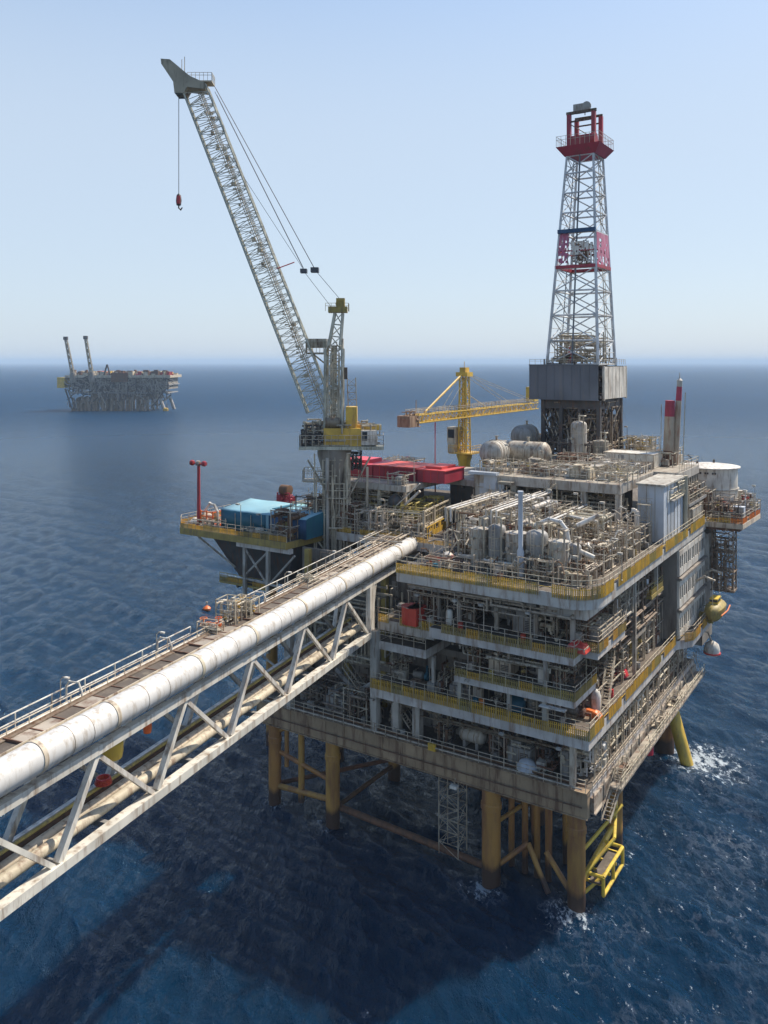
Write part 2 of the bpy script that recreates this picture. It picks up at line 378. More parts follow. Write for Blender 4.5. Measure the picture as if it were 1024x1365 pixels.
def ventduct(x, y, z, h=3, r=.5, where=None, label=None, m='lgrey', turn=(0, -1)):
    t = thing('air_duct', label or '%s ventilation duct with curved cowl' % CN[m], 'duct', PW(x, y, z), where=where)
    b = MB(); pts = [Vector((0, 0, 0)), Vector((0, 0, h))]
    for k in range(1, 6):
        a = k/5*math.pi*.6; pts.append(Vector((turn[0]*r*1.4*(1-math.cos(a)), turn[1]*r*1.4*(1-math.cos(a)), h+r*1.4*math.sin(a))))
    for a, c in zip(pts[:-1], pts[1:]): b.tube(a, c+(c-a)*.08, r, 14)
    b.build('duct', m, t)
    MB().lathe([(r*1.0, 0), (r*1.25, 0), (r*1.25, .12), (r*1.0, .12)], 14, (0, 0, .0)).lathe([(r, 0), (r*1.12, 0), (r*1.12, .1), (r, .1)], 14, (0, 0, h*.6)).build('flange', 'galv', t)
    return t
def clutterbox(x, y, z, w, d, h, m='grey', where=None, label=None):
    """machinery unit: body block with panels, grille, top fans and pipe stubs"""
    t = thing('machinery_unit', label or 'boxy %s machinery package' % CN[m], 'machine', PW(x, y, z), where=where)
    b = MB(); b.box(0, w, 0, d, .15, h*.75); b.box(w*.1, w*.55, d*.1, d*.9, h*.75, h); b.box(w*.65, w*.95, d*.2, d*.8, h*.75, h*.88); b.build('casing', m, t)
    f = MB()
    for i in range(int(w/.9)+1): f.tube((w*i/(int(w/.9)+1), -.05, .0), (w*i/(int(w/.9)+1), -.05, h*.75), .05, 4)
    f.box(-.1, w+.1, -.1, d+.1, 0, .15); f.build('skid_frame', 'steel', t)
    g = MB()
    for i in range(6): g.box(w*.55, w*.9, -.06, -.0, h*(.15+.08*i), h*(.19+.08*i))
    g.build('grille', 'dark', t)
    p = MB(); pipes(p, (0, w, -.25, d, h*.3, h*1.25), 9, .04, .12); p.build('pipe_run', 'galv', t)
    return t

# ================================================================== world, sun, camera
SUN_EL, SUN_AZ = R(51), R(57)               # azimuth measured from +Y towards +X
w = bpy.data.worlds.new("World"); sc.world = w; w.use_nodes = True
wn = w.node_tree.nodes; wl = w.node_tree.links; bg = wn['Background']
sky = wn.new('ShaderNodeTexSky'); sky.sky_type = 'NISHITA'; sky.sun_disc = False
sky.sun_elevation = SUN_EL; sky.sun_rotation = SUN_AZ; sky.air_density = 1.0; sky.dust_density = 1.0; sky.ozone_density = 1.0; sky.altitude = 0
hs = wn.new('ShaderNodeHueSaturation'); hs.inputs['Saturation'].default_value = 1.35; hs.inputs['Value'].default_value = 1.0
wl.new(sky.outputs[0], hs.inputs['Color'])
mxs = wn.new('ShaderNodeMix'); mxs.data_type = 'RGBA'; wtc = wn.new('ShaderNodeTexCoord'); wsx = wn.new('ShaderNodeSeparateXYZ'); wl.new(wtc.outputs['Generated'], wsx.inputs[0])
wmr = wn.new('ShaderNodeMapRange'); wmr.inputs['From Min'].default_value = .22; wmr.inputs['From Max'].default_value = .70; wmr.inputs['To Min'].default_value = .84; wmr.interpolation_type = 'SMOOTHSTEP'; wmr.inputs['To Max'].default_value = .0; wl.new(wsx.outputs['Z'], wmr.inputs['Value']); wl.new(wmr.outputs[0], mxs.inputs[0])
wl.new(hs.outputs[0], mxs.inputs[6]); mxs.inputs[7].default_value = (3.5, 4.08, 4.78, 1)   # pale haze colour low down, faded out higher so the sea reflects bluer
wl.new(mxs.outputs[2], bg.inputs['Color']); bg.inputs['Strength'].default_value = .145
sd = Vector((math.sin(SUN_AZ)*math.cos(SUN_EL), math.cos(SUN_AZ)*math.cos(SUN_EL), math.sin(SUN_EL)))
sl = bpy.data.lights.new('sun', 'SUN'); sl.energy = 4.8; sl.angle = R(.53); sl.color = (1, .925, .81)
so = bpy.data.objects.new('sun', sl); COL.objects.link(so); so.rotation_euler = sd.to_track_quat('Z', 'Y').to_euler(); so.location = (60, 60, 200)
cam = bpy.data.cameras.new('camera'); co = bpy.data.objects.new('camera', cam); COL.objects.link(co); sc.camera = co
co.location = (0, 0, H); co.rotation_euler = (R(90), 0, 0); cam.sensor_fit = 'VERTICAL'; cam.sensor_height = 36; cam.lens = F/1365*36
cam.shift_y = -(682.5-482)/1365; cam.clip_end = 80000; cam.clip_start = .5
sc.view_settings.view_transform = 'Standard'; sc.view_settings.look = 'None'; sc.view_settings.exposure = .34; sc.view_settings.gamma = 1

# ================================================================== sea
def sea():
    f1 = np.linspace(-34, 34, 1000); f2 = np.linspace(34, 326, 160)[1:-1]
    ang = np.radians(np.concatenate([f1, f2])); na = len(ang)
    ys = np.concatenate([np.linspace(2600, 940, 60), np.linspace(935, 60, 760), np.geomspace(59, 1.7, 90)])
    rr = F*H/ys; nr = len(rr)
    A, Rr = np.meshgrid(ang, rr); X = Rr*np.sin(A); Y = Rr*np.cos(A); Z = np.zeros_like(X)
    rs = np.random.RandomState(3); dx = np.zeros_like(X); dy = np.zeros_like(X)
    for k in range(70):
        lam = 1.5*(20/1.5)**(rs.rand()); th = math.radians(215)+rs.randn()*.42; kk = 2*math.pi/lam
        amp = .0125*lam**.52*(.4+rs.rand()); ph = rs.rand()*6.28
        res = np.maximum(Rr*Rr/(F*H)*1.4, Rr*.0012)
        fade = np.clip(1.6-res*4/lam, 0, 1)
        p = kk*(X*math.cos(th)+Y*math.sin(th))+ph
        Z += amp*fade*np.cos(p); dx -= .8*amp*fade*math.cos(th)*np.sin(p); dy -= .8*amp*fade*math.sin(th)*np.sin(p)
    X = X+dx; Y = Y+dy
    co_ = np.stack([X, Y, Z], -1).reshape(-1, 3).astype(np.float32)
    i = np.arange(nr-1)[:, None]*na; j = np.arange(na)[None, :]; j2 = (j+1) % na
    q = np.stack([i+j, i+na+j, i+na+j2, i+j2], -1).reshape(-1, 4)[:, ::-1].astype(np.int32)
    co_ = np.concatenate([co_, [[0, 0, 0]]]).astype(np.float32)
    me = bpy.data.meshes.new('sea'); nv = len(co_); nq = len(q)
    tri = np.stack([np.full(na, nv-1), np.arange(na), (np.arange(na)+1) % na], -1)[:, ::-1].astype(np.int32)
    me.vertices.add(nv); me.vertices.foreach_set('co', co_.ravel())
    me.loops.add(nq*4+na*3); me.loops.foreach_set('vertex_index', np.concatenate([q.ravel(), tri.ravel()]))
    me.polygons.add(nq+na); me.polygons.foreach_set('loop_start', np.concatenate([np.arange(nq)*4, nq*4+np.arange(na)*3]).astype(np.int32))
    me.polygons.foreach_set('use_smooth', np.ones(nq+na, bool)); me.update(); me.validate()
    m = bpy.data.materials.new('sea_water'); m.use_nodes = True; nt = m.node_tree; N = nt.nodes; L = nt.links; b = N['Principled BSDF']
    b.inputs['Roughness'].default_value = .12; b.inputs['IOR'].default_value = 1.33; b.inputs['Specular IOR Level'].default_value = .26; b.inputs['Subsurface Weight'].default_value = 1.0; b.inputs['Subsurface Radius'].default_value = (1, 1, 1); b.inputs['Subsurface Scale'].default_value = 8.0; b.inputs['Specular Tint'].default_value = (.35, .75, 1, 1)
    geo = N.new('ShaderNodeNewGeometry')
    cd = N.new('ShaderNodeCameraData')
    def noise(s, d, mapscale=(1, 1, 1), rgh=.6, rot=0):
        mp = N.new('ShaderNodeMapping'); mp.inputs['Scale'].default_value = mapscale; mp.inputs['Rotation'].default_value = (0, 0, rot); L.new(geo.outputs['Position'], mp.inputs[0])
        n = N.new('ShaderNodeTexNoise'); n.inputs['Scale'].default_value = s; n.inputs['Detail'].default_value = d; n.inputs['Roughness'].default_value = rgh; L.new(mp.outputs[0], n.inputs['Vector']); return n.outputs['Fac']
    def math_(op, a, c=None, v=None):
        x = N.new('ShaderNodeMath'); x.operation = op; L.new(a, x.inputs[0])
        if c is not None: L.new(c, x.inputs[1])
        if v is not None: x.inputs[1].default_value = v
        return x.outputs[0]
    n1 = noise(.62, 6, (1, .42, 1), .66, R(20)); n2 = noise(.07, 5, (1, .5, 1), .6, R(-10)); n3 = noise(.009, 4, (1, .35, 1), .6, R(5))
    bp1 = N.new('ShaderNodeBump'); bp1.inputs['Distance'].default_value = 2.2; bp1.inputs['Strength'].default_value = .9; L.new(n1, bp1.inputs['Height'])
    bp2 = N.new('ShaderNodeBump'); bp2.inputs['Distance'].default_value = 1.5; bp2.inputs['Strength'].default_value = .5; L.new(n2, bp2.inputs['Height']); L.new(bp1.outputs[0], bp2.inputs['Normal'])
    bp3 = N.new('ShaderNodeBump'); bp3.inputs['Distance'].default_value = 4; bp3.inputs['Strength'].default_value = .5; L.new(noise(.021, 5, (1, .35, 1), .65, R(8)), bp3.inputs['Height']); L.new(bp2.outputs[0], bp3.inputs['Normal'])
    L.new(bp3.outputs[0], b.inputs['Normal'])
    # colour: deep blue with darker and greener drifts, foam beside the legs and on a few crests
    cr = N.new('ShaderNodeValToRGB'); e = cr.color_ramp.elements; e[0].position = .3; e[0].color = (.0002, .013, .037, 1); e[1].position = .72; e[1].color = (.0003, .023, .064, 1)
    mixn = N.new('ShaderNodeMath'); mixn.operation = 'ADD'; L.new(math_('MULTIPLY', n3, v=.6), mixn.inputs[0]); L.new(math_('MULTIPLY', n2, v=.4), mixn.inputs[1]); L.new(mixn.outputs[0], cr.inputs[0])
    foam = None
    for (x, y, rad, st) in FOAM:
        vm = N.new('ShaderNodeVectorMath'); vm.operation = 'DISTANCE'; vm.inputs[1].default_value = (x, y, 0); L.new(geo.outputs['Position'], vm.inputs[0])
        mr = N.new('ShaderNodeMapRange'); mr.inputs['From Min'].default_value = rad; mr.inputs['From Max'].default_value = rad*.15; mr.inputs['To Max'].default_value = st; L.new(vm.outputs['Value'], mr.inputs['Value'])
        foam = mr.outputs[0] if foam is None else math_('MAXIMUM', foam, mr.outputs[0])
    fn = noise(1.1, 9, (1, .6, 1), .78, R(30)); wv = noise(.25, 5, (1, .5, 1), .7)
    fz = math_('MULTIPLY', math_('SUBTRACT', fn, v=.5), v=5.); fsum = math_('ADD', foam, fz); fsum = math_('SUBTRACT', fsum, v=.75)
    fm = N.new('ShaderNodeMapRange'); fm.inputs['From Min'].default_value = 0; fm.inputs['From Max'].default_value = .5; L.new(fsum, fm.inputs['Value'])
    gate = N.new('ShaderNodeMapRange'); gate.inputs['From Min'].default_value = .01; gate.inputs['From Max'].default_value = .12; L.new(foam, gate.inputs['Value'])
    fmask = math_('MULTIPLY', fm.outputs[0], gate.outputs[0])
    wc = N.new('ShaderNodeMapRange'); wc.inputs['From Min'].default_value = .735; wc.inputs['From Max'].default_value = .80; L.new(math_('MULTIPLY_ADD', fn, v=.5), wc.inputs['Value'])
    wcm = N.new('ShaderNodeMath'); wcm.operation = 'MULTIPLY_ADD'; wcm.inputs[1].default_value = .5; L.new(fn, wcm.inputs[0]); L.new(math_('MULTIPLY', wv, v=.5), wcm.inputs[2])
    L.new(wcm.outputs[0], wc.inputs['Value'])
    fn2 = noise(.33, 7, (1, .7, 1), .62, R(40)); ab = math_('ABSOLUTE', math_('SUBTRACT', fn2, v=.5))
    vr = N.new('ShaderNodeMapRange'); vr.inputs['From Min'].default_value = .035; vr.inputs['From Max'].default_value = 0; vr.inputs['To Max'].default_value = .12; L.new(ab, vr.inputs['Value'])
    lg_ = N.new('ShaderNodeMapRange'); lg_.inputs['From Min'].default_value = .05; lg_.inputs['From Max'].default_value = .3; L.new(foam, lg_.inputs['Value'])
    pt = N.new('ShaderNodeMapRange'); pt.inputs['From Min'].default_value = .44; pt.inputs['From Max'].default_value = .62; L.new(noise(.06, 4), pt.inputs['Value'])
    lace = math_('MULTIPLY', math_('MULTIPLY', vr.outputs[0], lg_.outputs[0]), pt.outputs[0])
    fa_ = math_('MAXIMUM', fmask, wc.outputs[0]); fa_ = math_('MAXIMUM', fa_, lace); fa_ = math_('MINIMUM', fa_, v=.8)
    mx = N.new('ShaderNodeMix'); mx.data_type = 'RGBA'; mx.inputs[7].default_value = (.62, .68, .72, 1); L.new(fa_, mx.inputs[0]); L.new(cr.outputs[0], mx.inputs[6]); L.new(mx.outputs[2], b.inputs['Base Color'])
    rg = N.new('ShaderNodeMath'); rg.operation = 'MULTIPLY_ADD'; rg.inputs[1].default_value = .6; L.new(fa_, rg.inputs[0]); vl = N.new('ShaderNodeVectorMath'); vl.operation = 'LENGTH'; L.new(geo.outputs['Position'], vl.inputs[0])
    rr_ = N.new('ShaderNodeMapRange'); rr_.inputs['From Min'].default_value = 80; rr_.inputs['From Max'].default_value = 1500; rr_.inputs['To Min'].default_value = .08; rr_.inputs['To Max'].default_value = .55; rr_.interpolation_type = 'SMOOTHERSTEP'; L.new(vl.outputs['Value'], rr_.inputs['Value']); L.new(rr_.outputs[0], rg.inputs[2]); L.new(rg.outputs[0], b.inputs['Roughness'])
    me.materials.append(m); o = bpy.data.objects.new('sea', me); COL.objects.link(o); o['kind'] = 'structure'
_p = [PW(-3, 46), PW(-1.7, 1.2), PW(-3.2, 2.5), PW(-1.7, 15), PW(-11.7, 0)]
FOAM = [(PW(2, 45).x, PW(2, 45).y, 9, 1.0), (PW(5.5, 42).x, PW(5.5, 42).y, 6.5, .75), (PW(-2, -.5).x, PW(-2, -.5).y, 4.5, .95), (PW(2, 0).x, PW(2, 0).y, 8, .35), (PW(-1, 14).x, PW(-1, 14).y, 5, .5),
        (PW(-12, -1).x, PW(-12, -1).y, 3.8, .9), (PW(12, 60).x, PW(12, 60).y, 12, .28), (PW(14, 20).x, PW(14, 20).y, 38, .26), (PW(9, -10).x, PW(9, -10).y, 22, .26), (PW(-34.2, .3).x, PW(-34.2, .3).y, 3.2, .85), (PW(-43.9, .3).x, PW(-43.9, .3).y, 2.8, .85), (-1.6, 78.3, 1.0, .9), (2.8, 88, .7, .6), (-300, 1020, 26, .3)]
sea()

# haze: a low even body of sea air round the whole place
hz = MB().box(-45000, 45000, -45000, 45000, -6, 112).build('haze', 'white'); hz.data.materials.clear()
hm = bpy.data.materials.new('sea_air'); hm.use_nodes = True; hn = hm.node_tree.nodes; hn.remove(hn['Principled BSDF'])
pv = hn.new('ShaderNodeVolumePrincipled'); pv.inputs['Color'].default_value = (.62, .80, 1, 1); pv.inputs['Density'].default_value = .00011
hm.node_tree.links.new(pv.outputs[0], hn['Material Output'].inputs['Volume']); hz.data.materials.append(hm); hz['kind'] = 'stuff'
hz['label'] = 'thin even sea haze that pales the far platform and the horizon'

# ================================================================== main platform
def fx(px, y):                                # local x of a photo column on the plane y = const
    r = (px-512)/F; c, s = math.cos(PANG), math.sin(PANG); ox = PO.x-s*y; oy = PO.y+c*y
    return (r*oy-ox)/(c-r*s)
PF = thing('offshore_platform', 'large multi deck steel offshore platform standing on yellow legs in the sea', 'platform', PW(0, 0, 0))
def part(mb, name, m, par=None): return mb.build(name, m, par or PF)
LEGS = [(-1.7, .9, .98), (-11.7, .4, 1.08), (-34.2, .3, .92), (-43.9, .3, .85), (-1.9, 14.8, 1.02), (-3.6, 45, 1.5), (-44, 15, .9), (-34, 15, .9), (-12, 45, 1.2), (-34, 45, 1.2), (-44, 45, 1.2), (-22, 30, 1.1), (-12, 15, 1.0)]
for (x, y, r) in LEGS:
    lg = MB().lathe([(r, -4), (r, 8.5), (r*1.0, 8.52), (r*1.12, 8.6), (r*1.12, 9.2), (r, 9.3), (r, 10.88 if y < 2 else 11.1)], 24, (x, y, 0)); part(lg, 'leg', 'leg')
for px in (682, 700, 716, 731): part(MB().tube((fx(px, 4), 4, -3), (fx(px, 4), 4, 12.9), .36, 14), 'conductor_pipe', 'leg')
for (x, y) in ((-8, 9), (-10, 9), (-6, 9)): part(MB().tube((x, y, -3), (x, y, 12.9), .33, 12), 'conductor_pipe', 'leg')
def brace(a, b, r, m='leg'): part(MB().tube(a, b, r, 12), 'brace', m)
brace((-11.7, .4, 1.4), (fx(704, 2.5), 2.5, 4.6), .3); brace((fx(704, 2.5), 2.5, 4.6), (fx(731, 1.5), 1.5, .3), .3); brace((fx(728, 2), 2, 4.6), (-1.8, .9, 1.0), .3)
brace((-11.7, .6, 6.5), (-8.5, 8, 8.0), .25); brace((-34.2, 1, 2.2), (-11.7, 1, 1.2), .42, 'rust'); brace((-43.9, .3, 2.6), (-34.2, .3, 3.2), .38)
brace((-39.5, .5, 12.5), (-39.5, .5, 1.4), .42); brace((-43.9, .4, 9.8), (-39.5, .4, 11.8), .3); brace((-43.5, .4, 7.3), (-34.6, .4, 5.6), .3); brace((-42, .5, 12.8), (-42, .5, 5.5), .3)
brace((-43.9, .3, 2.7), (-34.2, 14, 3.), .3, 'rust'); brace((-3.2, 44.6, 10), (.6, 42.6, -1), .95, 'craney'); brace((-3.6, 45, 7), (-12, 45, 1), .5)
brace((-1.9, 14.8, 3), (-1.7, .9, 2.), .35, 'craney'); brace((-34, 15, 2.6), (-12, 15, 2.2), .35, 'rust'); brace((-12, 15, 2.), (-12, 45, 2.), .35, 'rust'); brace((-34.2, .3, 2.), (-34, 15, 2.), .3, 'rust')
# boat landing between the two front right legs
bl = MB()
for k in range(4): bl.box(-1.3+.0, 0.6, 3+2.3*k, 3.2+2.3*k, 2.2, 2.5)
for (a, b) in (((-1.2, 1.5, 3.5), (.9, 6, 6.2)), ((.9, 6, 6.2), (-.6, 11.5, 7.5)), ((.6, 3, 1.2), (.6, 10, 1.2)), ((.6, 3, 3.2), (.6, 10, 3.2)), ((.6, 3, 1.2), (.6, 3, 3.2)), ((.6, 10, 1.2), (.6, 10, 3.2)), ((.6, 6.5, 1.2), (.6, 6.5, 3.2)), ((-1.5, 3, 3.2), (.6, 3, 3.2)), ((-1.5, 10, 3.2), (.6, 10, 3.2)), ((-1.7, 1, 1.1), (.6, 4, 3.2)), ((-1.6, 1.2, 5.8), (1.0, 8.5, 8.9))): bl.tube(a, b, .2, 8)
part(bl, 'boat_landing', 'craney')
g = MB().box(-.9, .4, 2.6, 9.6, 2.5, 2.6); part(g, 'landing_grating', 'grate')
# ladder tower (caisson guide) hanging under the front girder at left of the leg
lt = MB(); X0 = fx(590, 1.5); lt.lattice((X0+1.4, 1.5, 12.8), (X0+1.4, 1.5, 1.2), 2.6, 2.2, 8, .07, .04, (0, 1, 0)); part(lt, 'ladder_tower', 'galv')

def deckpart(poly, zb, zt, top='grate', m='fascia'):
    d = part(MB().prism(poly, zb, zt), 'deck', m)
    cx = sum(p[0] for p in poly)/len(poly); cy = sum(p[1] for p in poly)/len(poly)
    pl = [(p[0]+(.12 if p[0] < cx else -.12), p[1]+(.12 if p[1] < cy else -.12)) for p in poly]
    part(MB().prism(pl, zt, zt+.03), 'deck_plating', top, d)
    bm = MB(); xs = [p[0] for p in poly]; ys_ = [p[1] for p in poly]
    nb = max(1, int((max(xs)-min(xs))/2.8))
    if len(poly) == 4:
        for i in range(1, nb): X = min(xs)+(max(xs)-min(xs))*i/nb; bm.box(X-.12, X+.12, min(ys_)+.3, max(ys_)-.3, zb-.45, zb-.003)
        part(bm, 'floor_beam', 'steel', d)
    return d
def rect(x0, x1, y0, y1): return [(x0, y0), (x1, y0), (x1, y1), (x0, y1)]
def railpart(pts, z, h=1.5, mats=('offw', 'yellow', 'oly'), **k): part(rail(MB(), pts, z, h, **k), 'railing', list(mats))
# D0 lowest deck
deckpart(rect(-46.5, 0, .5, 49), 12.9, 13.5)
gd = MB()
for i in range(16):
    x0 = -46.5+46.5*i/16; gd.box(x0+.02, x0+46.5/16-.02, -.35, .45, 11.0, 13.65); gd.box(x0-.06, x0+.06, -.45, -.352, 11.1, 13.6)
gd.box(-46.5, 0, -.6, .5, 13.66, 13.76); gd.box(-46.5, 0, -.6, .5, 10.9, 10.99); part(gd, 'girder', 'girder')
gd = MB()
for i in range(14):
    y0 = .55+48.4*i/14; gd.box(-.4, .3, y0+.02, y0+48.4/14-.02, 11.3, 12.88); gd.box(.31, .42, y0-.06, y0+.06, 11.3, 13.5)
gd.box(-.5, .6, .5, 49, 11.15, 11.28); part(gd, 'girder', 'plate')
for y in (15, 30, 45): part(MB().box(-46, -.6, y-.35, y+.35, 11.2, 12.88), 'girder', 'dark')
for x in (-44, -34, -22, -12): part(MB().box(x-.3, x+.3, .6, 48.8, 11.3, 12.87), 'girder', 'dark')
railpart([(-46.3, -.45), (-.2, -.45)], 13.76, 1.3, slats=False); railpart([(.35, .2), (.35, 48.8)], 13.5, 1.3, slats=False)
# side gangway hung outside the sunny face of the lowest deck
deckpart(rect(.62, 2.0, 5, 47), 12.2, 12.45, 'plate', 'plate'); railpart([(2.0, 5), (2.0, 47)], 12.45, 1.3, slats=False)
for y in range(6, 47, 4): kb = MB(); kb.tube((.4, y, 9.9), (1.9, y, 12.1), .09, 5); kb.tube((1.9, y, 12.1), (.5, y, 15.6), .05, 4); part(kb, 'gangway_bracket', 'galv')
# D1
deckpart(rect(-28.2, 0, 0, 55), 18.1, 19.65); deckpart(rect(-46.3, -28.21, 7.5, 48), 18.3, 19.3, m='bulk')
railpart([(-28.1, -.12), (.12, -.12), (.12, 37)], 19.68, drop=.5); railpart([(.12, 37), (1.92, 40), (1.92, 52), (.6, 55.1)], 19.68, 1.8, drop=.4)
deckpart([(-.01, 37), (1.8, 40), (1.8, 52), (.5, 55)], 18.35, 19.6)
# D2
deckpart(rect(-16.3, -1.6, 0, 7), 22.3, 23.3); railpart([(-16.2, -.12), (-1.48, -.12), (-1.48, 7)], 23.33, 1.4, drop=.25, mats=('offw', 'oly', 'yellow'))
deckpart(rect(-46.2, -6, 7.01, 40), 22.4, 23.2, m='bulk'); deckpart(rect(-27.4, -20.6, .8, 7), 23.9, 24.9); railpart([(-27.3, .9), (-20.7, .9)], 24.93, 1.2, slats=False)
# D3
deckpart(rect(-19.7, -1.7, 0, 3), 26.9, 28.1); deckpart(rect(-27.8, -19.71, 1.2, 7), 26.2, 27.5, m='lgrey'); deckpart(rect(-19.5, 0, 3.01, 13), 27.0, 28.0)
railpart([(-27.7, 1.08), (-19.8, 1.08)], 27.53, 1.5, drop=.3); railpart([(-19.6, -.12), (-1.58, -.12), (-1.58, 2.88), (.12, 2.88), (.12, 13)], 28.12, 1.5, drop=.35, mats=('offw', 'oly', 'yellow'))
deckpart(rect(-46.1, -6, 13.02, 40), 26.8, 27.9, m='bulk'); deckpart(rect(-5.9, -.6, 27, 33), 27.9, 28.4, m='oly'); railpart([(-5.8, 27.1), (-.7, 27.1), (-.7, 33)], 28.43, 1.5, mats=('oly', 'oly', 'yellow'))
deckpart(rect(-5.9, -1.2, 22, 26.5), 23.9, 24.4, m='galv'); railpart([(-5.8, 22.1), (-1.3, 22.1), (-1.3, 26.4)], 24.43, 1.3, slats=False)
# D4 main top deck with a rounded front corner
def corner(cx, cy, r, a0, a1, n=7): return [(cx+r*math.cos(R(a0+(a1-a0)*k/n)), cy+r*math.sin(R(a0+(a1-a0)*k/n))) for k in range(n+1)]
cp = corner(-2.6, 3.2, 3.2, 270, 360)
deckpart([(-24.3, 0)]+cp+[(.6, 56), (-24.3, 56)], 33.0, 34.6)
railpart([(-24.3, -.12)]+corner(-2.6, 3.2, 3.32, 270, 360)+[(.72, 53)], 34.63, 1.6, drop=.55)
deckpart(rect(-46.4, -24.31, 15, 56), 33.2, 34.4); deckpart(rect(-20, .3, 56.01, 90), 33.1, 34.5)
railpart([(-46.3, 15.1), (-24.5, 15.1)], 34.4, 1.4)
# stepped soffit bracket under the corner
part(MB().box(-6.5, -1.0, 2.2, 12, 31.4, 32.99), 'soffit_beam', 'fascia'); part(MB().box(-24, -7, 2.2, 3, 31.8, 32.98), 'soffit_beam', 'grey')
# right wing platform
deckpart([(.61, 54), (6.2, 54.4), (6.9, 66.5), (.61, 78)], 33.5, 34.3, m='offw'); part(MB().prism([(.62, 54.6), (5.6, 55), (6.2, 66), (.62, 77)], 33.0, 33.48), 'deck', 'rust')
railpart([(.8, 54.2), (6.1, 54.5), (6.8, 66.5)], 34.33, 1.6, mats=('offw', 'orange', 'yellow'))
# columns
def col(x, y, z0, z1, r=.32, m='lgrey'): part(MB().cb((x, y, (z0+z1)/2), (2*r, 2*r, z1-z0)), 'column', m)
for x in (-15.8, -9.5): col(x, .5, 19.68, 22.28, .22)
col(-1.95, .5, 13.76, 18.08, .3, 'offw'); col(-5.1, .4, 19.68, 22.29, .28)
col(-5.1, .4, 23.33, 26.88, .2)
for x in (-27.9,): col(x, .7, 13.7, 18.08, .45); col(x, .7, 19.68, 26.18, .45)
for x in (-25.2, -22.2): col(x, 1.6, 13.5, 18.08, .5)
for x in (-20.4, -17.5, -12.5, -7.5): col(x, 3.6, 28.1, 31.78, .22)
for x in (-20.2,): col(x, 2, 19.7, 23.88, .2)
col(-3.0, 3.4, 28.1, 31.38, .25); col(-1.0, 12.6, 28.1, 31.38, .22); col(-.9, 20, 19.68, 32.98, .2); col(-.8, 30, 28.5, 32.98, .2)
for y in (12, 25, 36): col(-1.0, y, 13.5, 18.08, .3, 'offw')
col(fx(386, -.1), -.1, 13.8, 24, .5, 'lgrey')
for x in (-44, -37, -31): col(x, 7.8, 13.5, 18.28, .4, 'oly'); col(x, 7.8, 19.32, 33.18, .4, 'oly' if x != -37 else 'offw')
# diagonal knee braces in the shaded left bay
kb = MB()
for a, b in (((-37, 4, 13.6), (-30, 4, 18.2)), ((-44, 6, 19.5), (-37, 6, 26)), ((-37, 6, 19.5), (-31, 6, 26)), ((-31, 5, 13.6), (-37, 5, 18.2))): kb.tube(a, b, .35, 8)
part(kb, 'knee_brace', 'grey')
# set-back inner bulkheads of each storey
def bulk(x0, x1, y, z0, z1, m='bulk'):
    b = MB(); b.box(x0, x1, y, y+.2, z0, z1); n = int((x1-x0)/1.5)
    for i in range(n+1):
        X = x0+(x1-x0)*i/n; b.box(X-.06, X+.06, y-.14, y, z0, z1)
        if rnd.random() < .22: b.m = 1; b.box(X+.3, X+1.2, y-.06, y-.001, z0, min(z1, z0+2.1)); b.m = 0
        elif rnd.random() < .3: b.m = 2; b.box(X+.2, X+1.3, y-.1, y-.001, z0+1.2, min(z1, z0+rnd.uniform(2, 3.5))); b.m = 0
    part(b, 'bulkhead', [m, 'lgrey', 'dark'])
bulk(-46, -4, 8.4, 13.5, 18.1); bulk(-46, -4, 8.6, 19.65, 22.4); bulk(-46, -5, 8.8, 23.3, 26.8); bulk(-46, -4, 9.2, 28.02, 33, 'bulk'); bulk(-24, -10, 5.4, 13.5, 18.1, 'grey')
def bulky(y0, y1, x, z0, z1, m='bulk'):
    b = MB(); b.box(x-.2, x, y0, y1, z0, z1); n = int((y1-y0)/1.5)
    for i in range(n+1): Y = y0+(y1-y0)*i/n; b.box(x, x+.14, Y-.06, Y+.06, z0, z1)
    part(b, 'bulkhead', m)
bulky(9, 54, -4.2, 13.5, 18.1); bulky(9, 37, -6.6, 19.65, 33, 'bulk')
# cladding with window openings, three storeys, on the sunny face
for (z0, z1) in ((19.9, 23.7), (24.3, 28.3), (28.9, 32.7)):
    wp = MB(); n = 7; y0, y1 = 37.4, 54.2; st = (y1-y0)/n
    wp.box(.2, .4, y0, y1, z0, z1)
    for i in range(n):
        a = y0+st*i
        wp.box(.4, .55, a+.05, a+st-.05, z0+.1, z0+(z1-z0)*.3); wp.box(.4, .55, a+.05, a+st-.05, z0+(z1-z0)*.78, z1-.1)
        wp.box(.4, .55, a+.05, a+.35, z0+(z1-z0)*.3, z0+(z1-z0)*.78); wp.box(.4, .55, a+st*.5-.15, a+st*.5+.15, z0+(z1-z0)*.3, z0+(z1-z0)*.78); wp.box(.4, .55, a+st-.35, a+st-.05, z0+(z1-z0)*.3, z0+(z1-z0)*.78)
    wall = part(wp, 'wall_panel', 'white')
    for i in range(n):
        a = y0+st*i; part(MB().box(.41, .46, a+.36, a+st*.5-.16, z0+(z1-z0)*.31, z0+(z1-z0)*.77).box(.41, .46, a+st*.5+.16, a+st-.36, z0+(z1-z0)*.31, z0+(z1-z0)*.77), 'window', 'glass', wall)
part(MB().box(-7, .19, 37.2, 54.3, 19.7, 32.99), 'accommodation_core', 'bulk')
for z in (23.75, 28.35): part(MB().box(.1, .9, 37.3, 54.4, z+.08, z+.4), 'ledge', 'bulk')
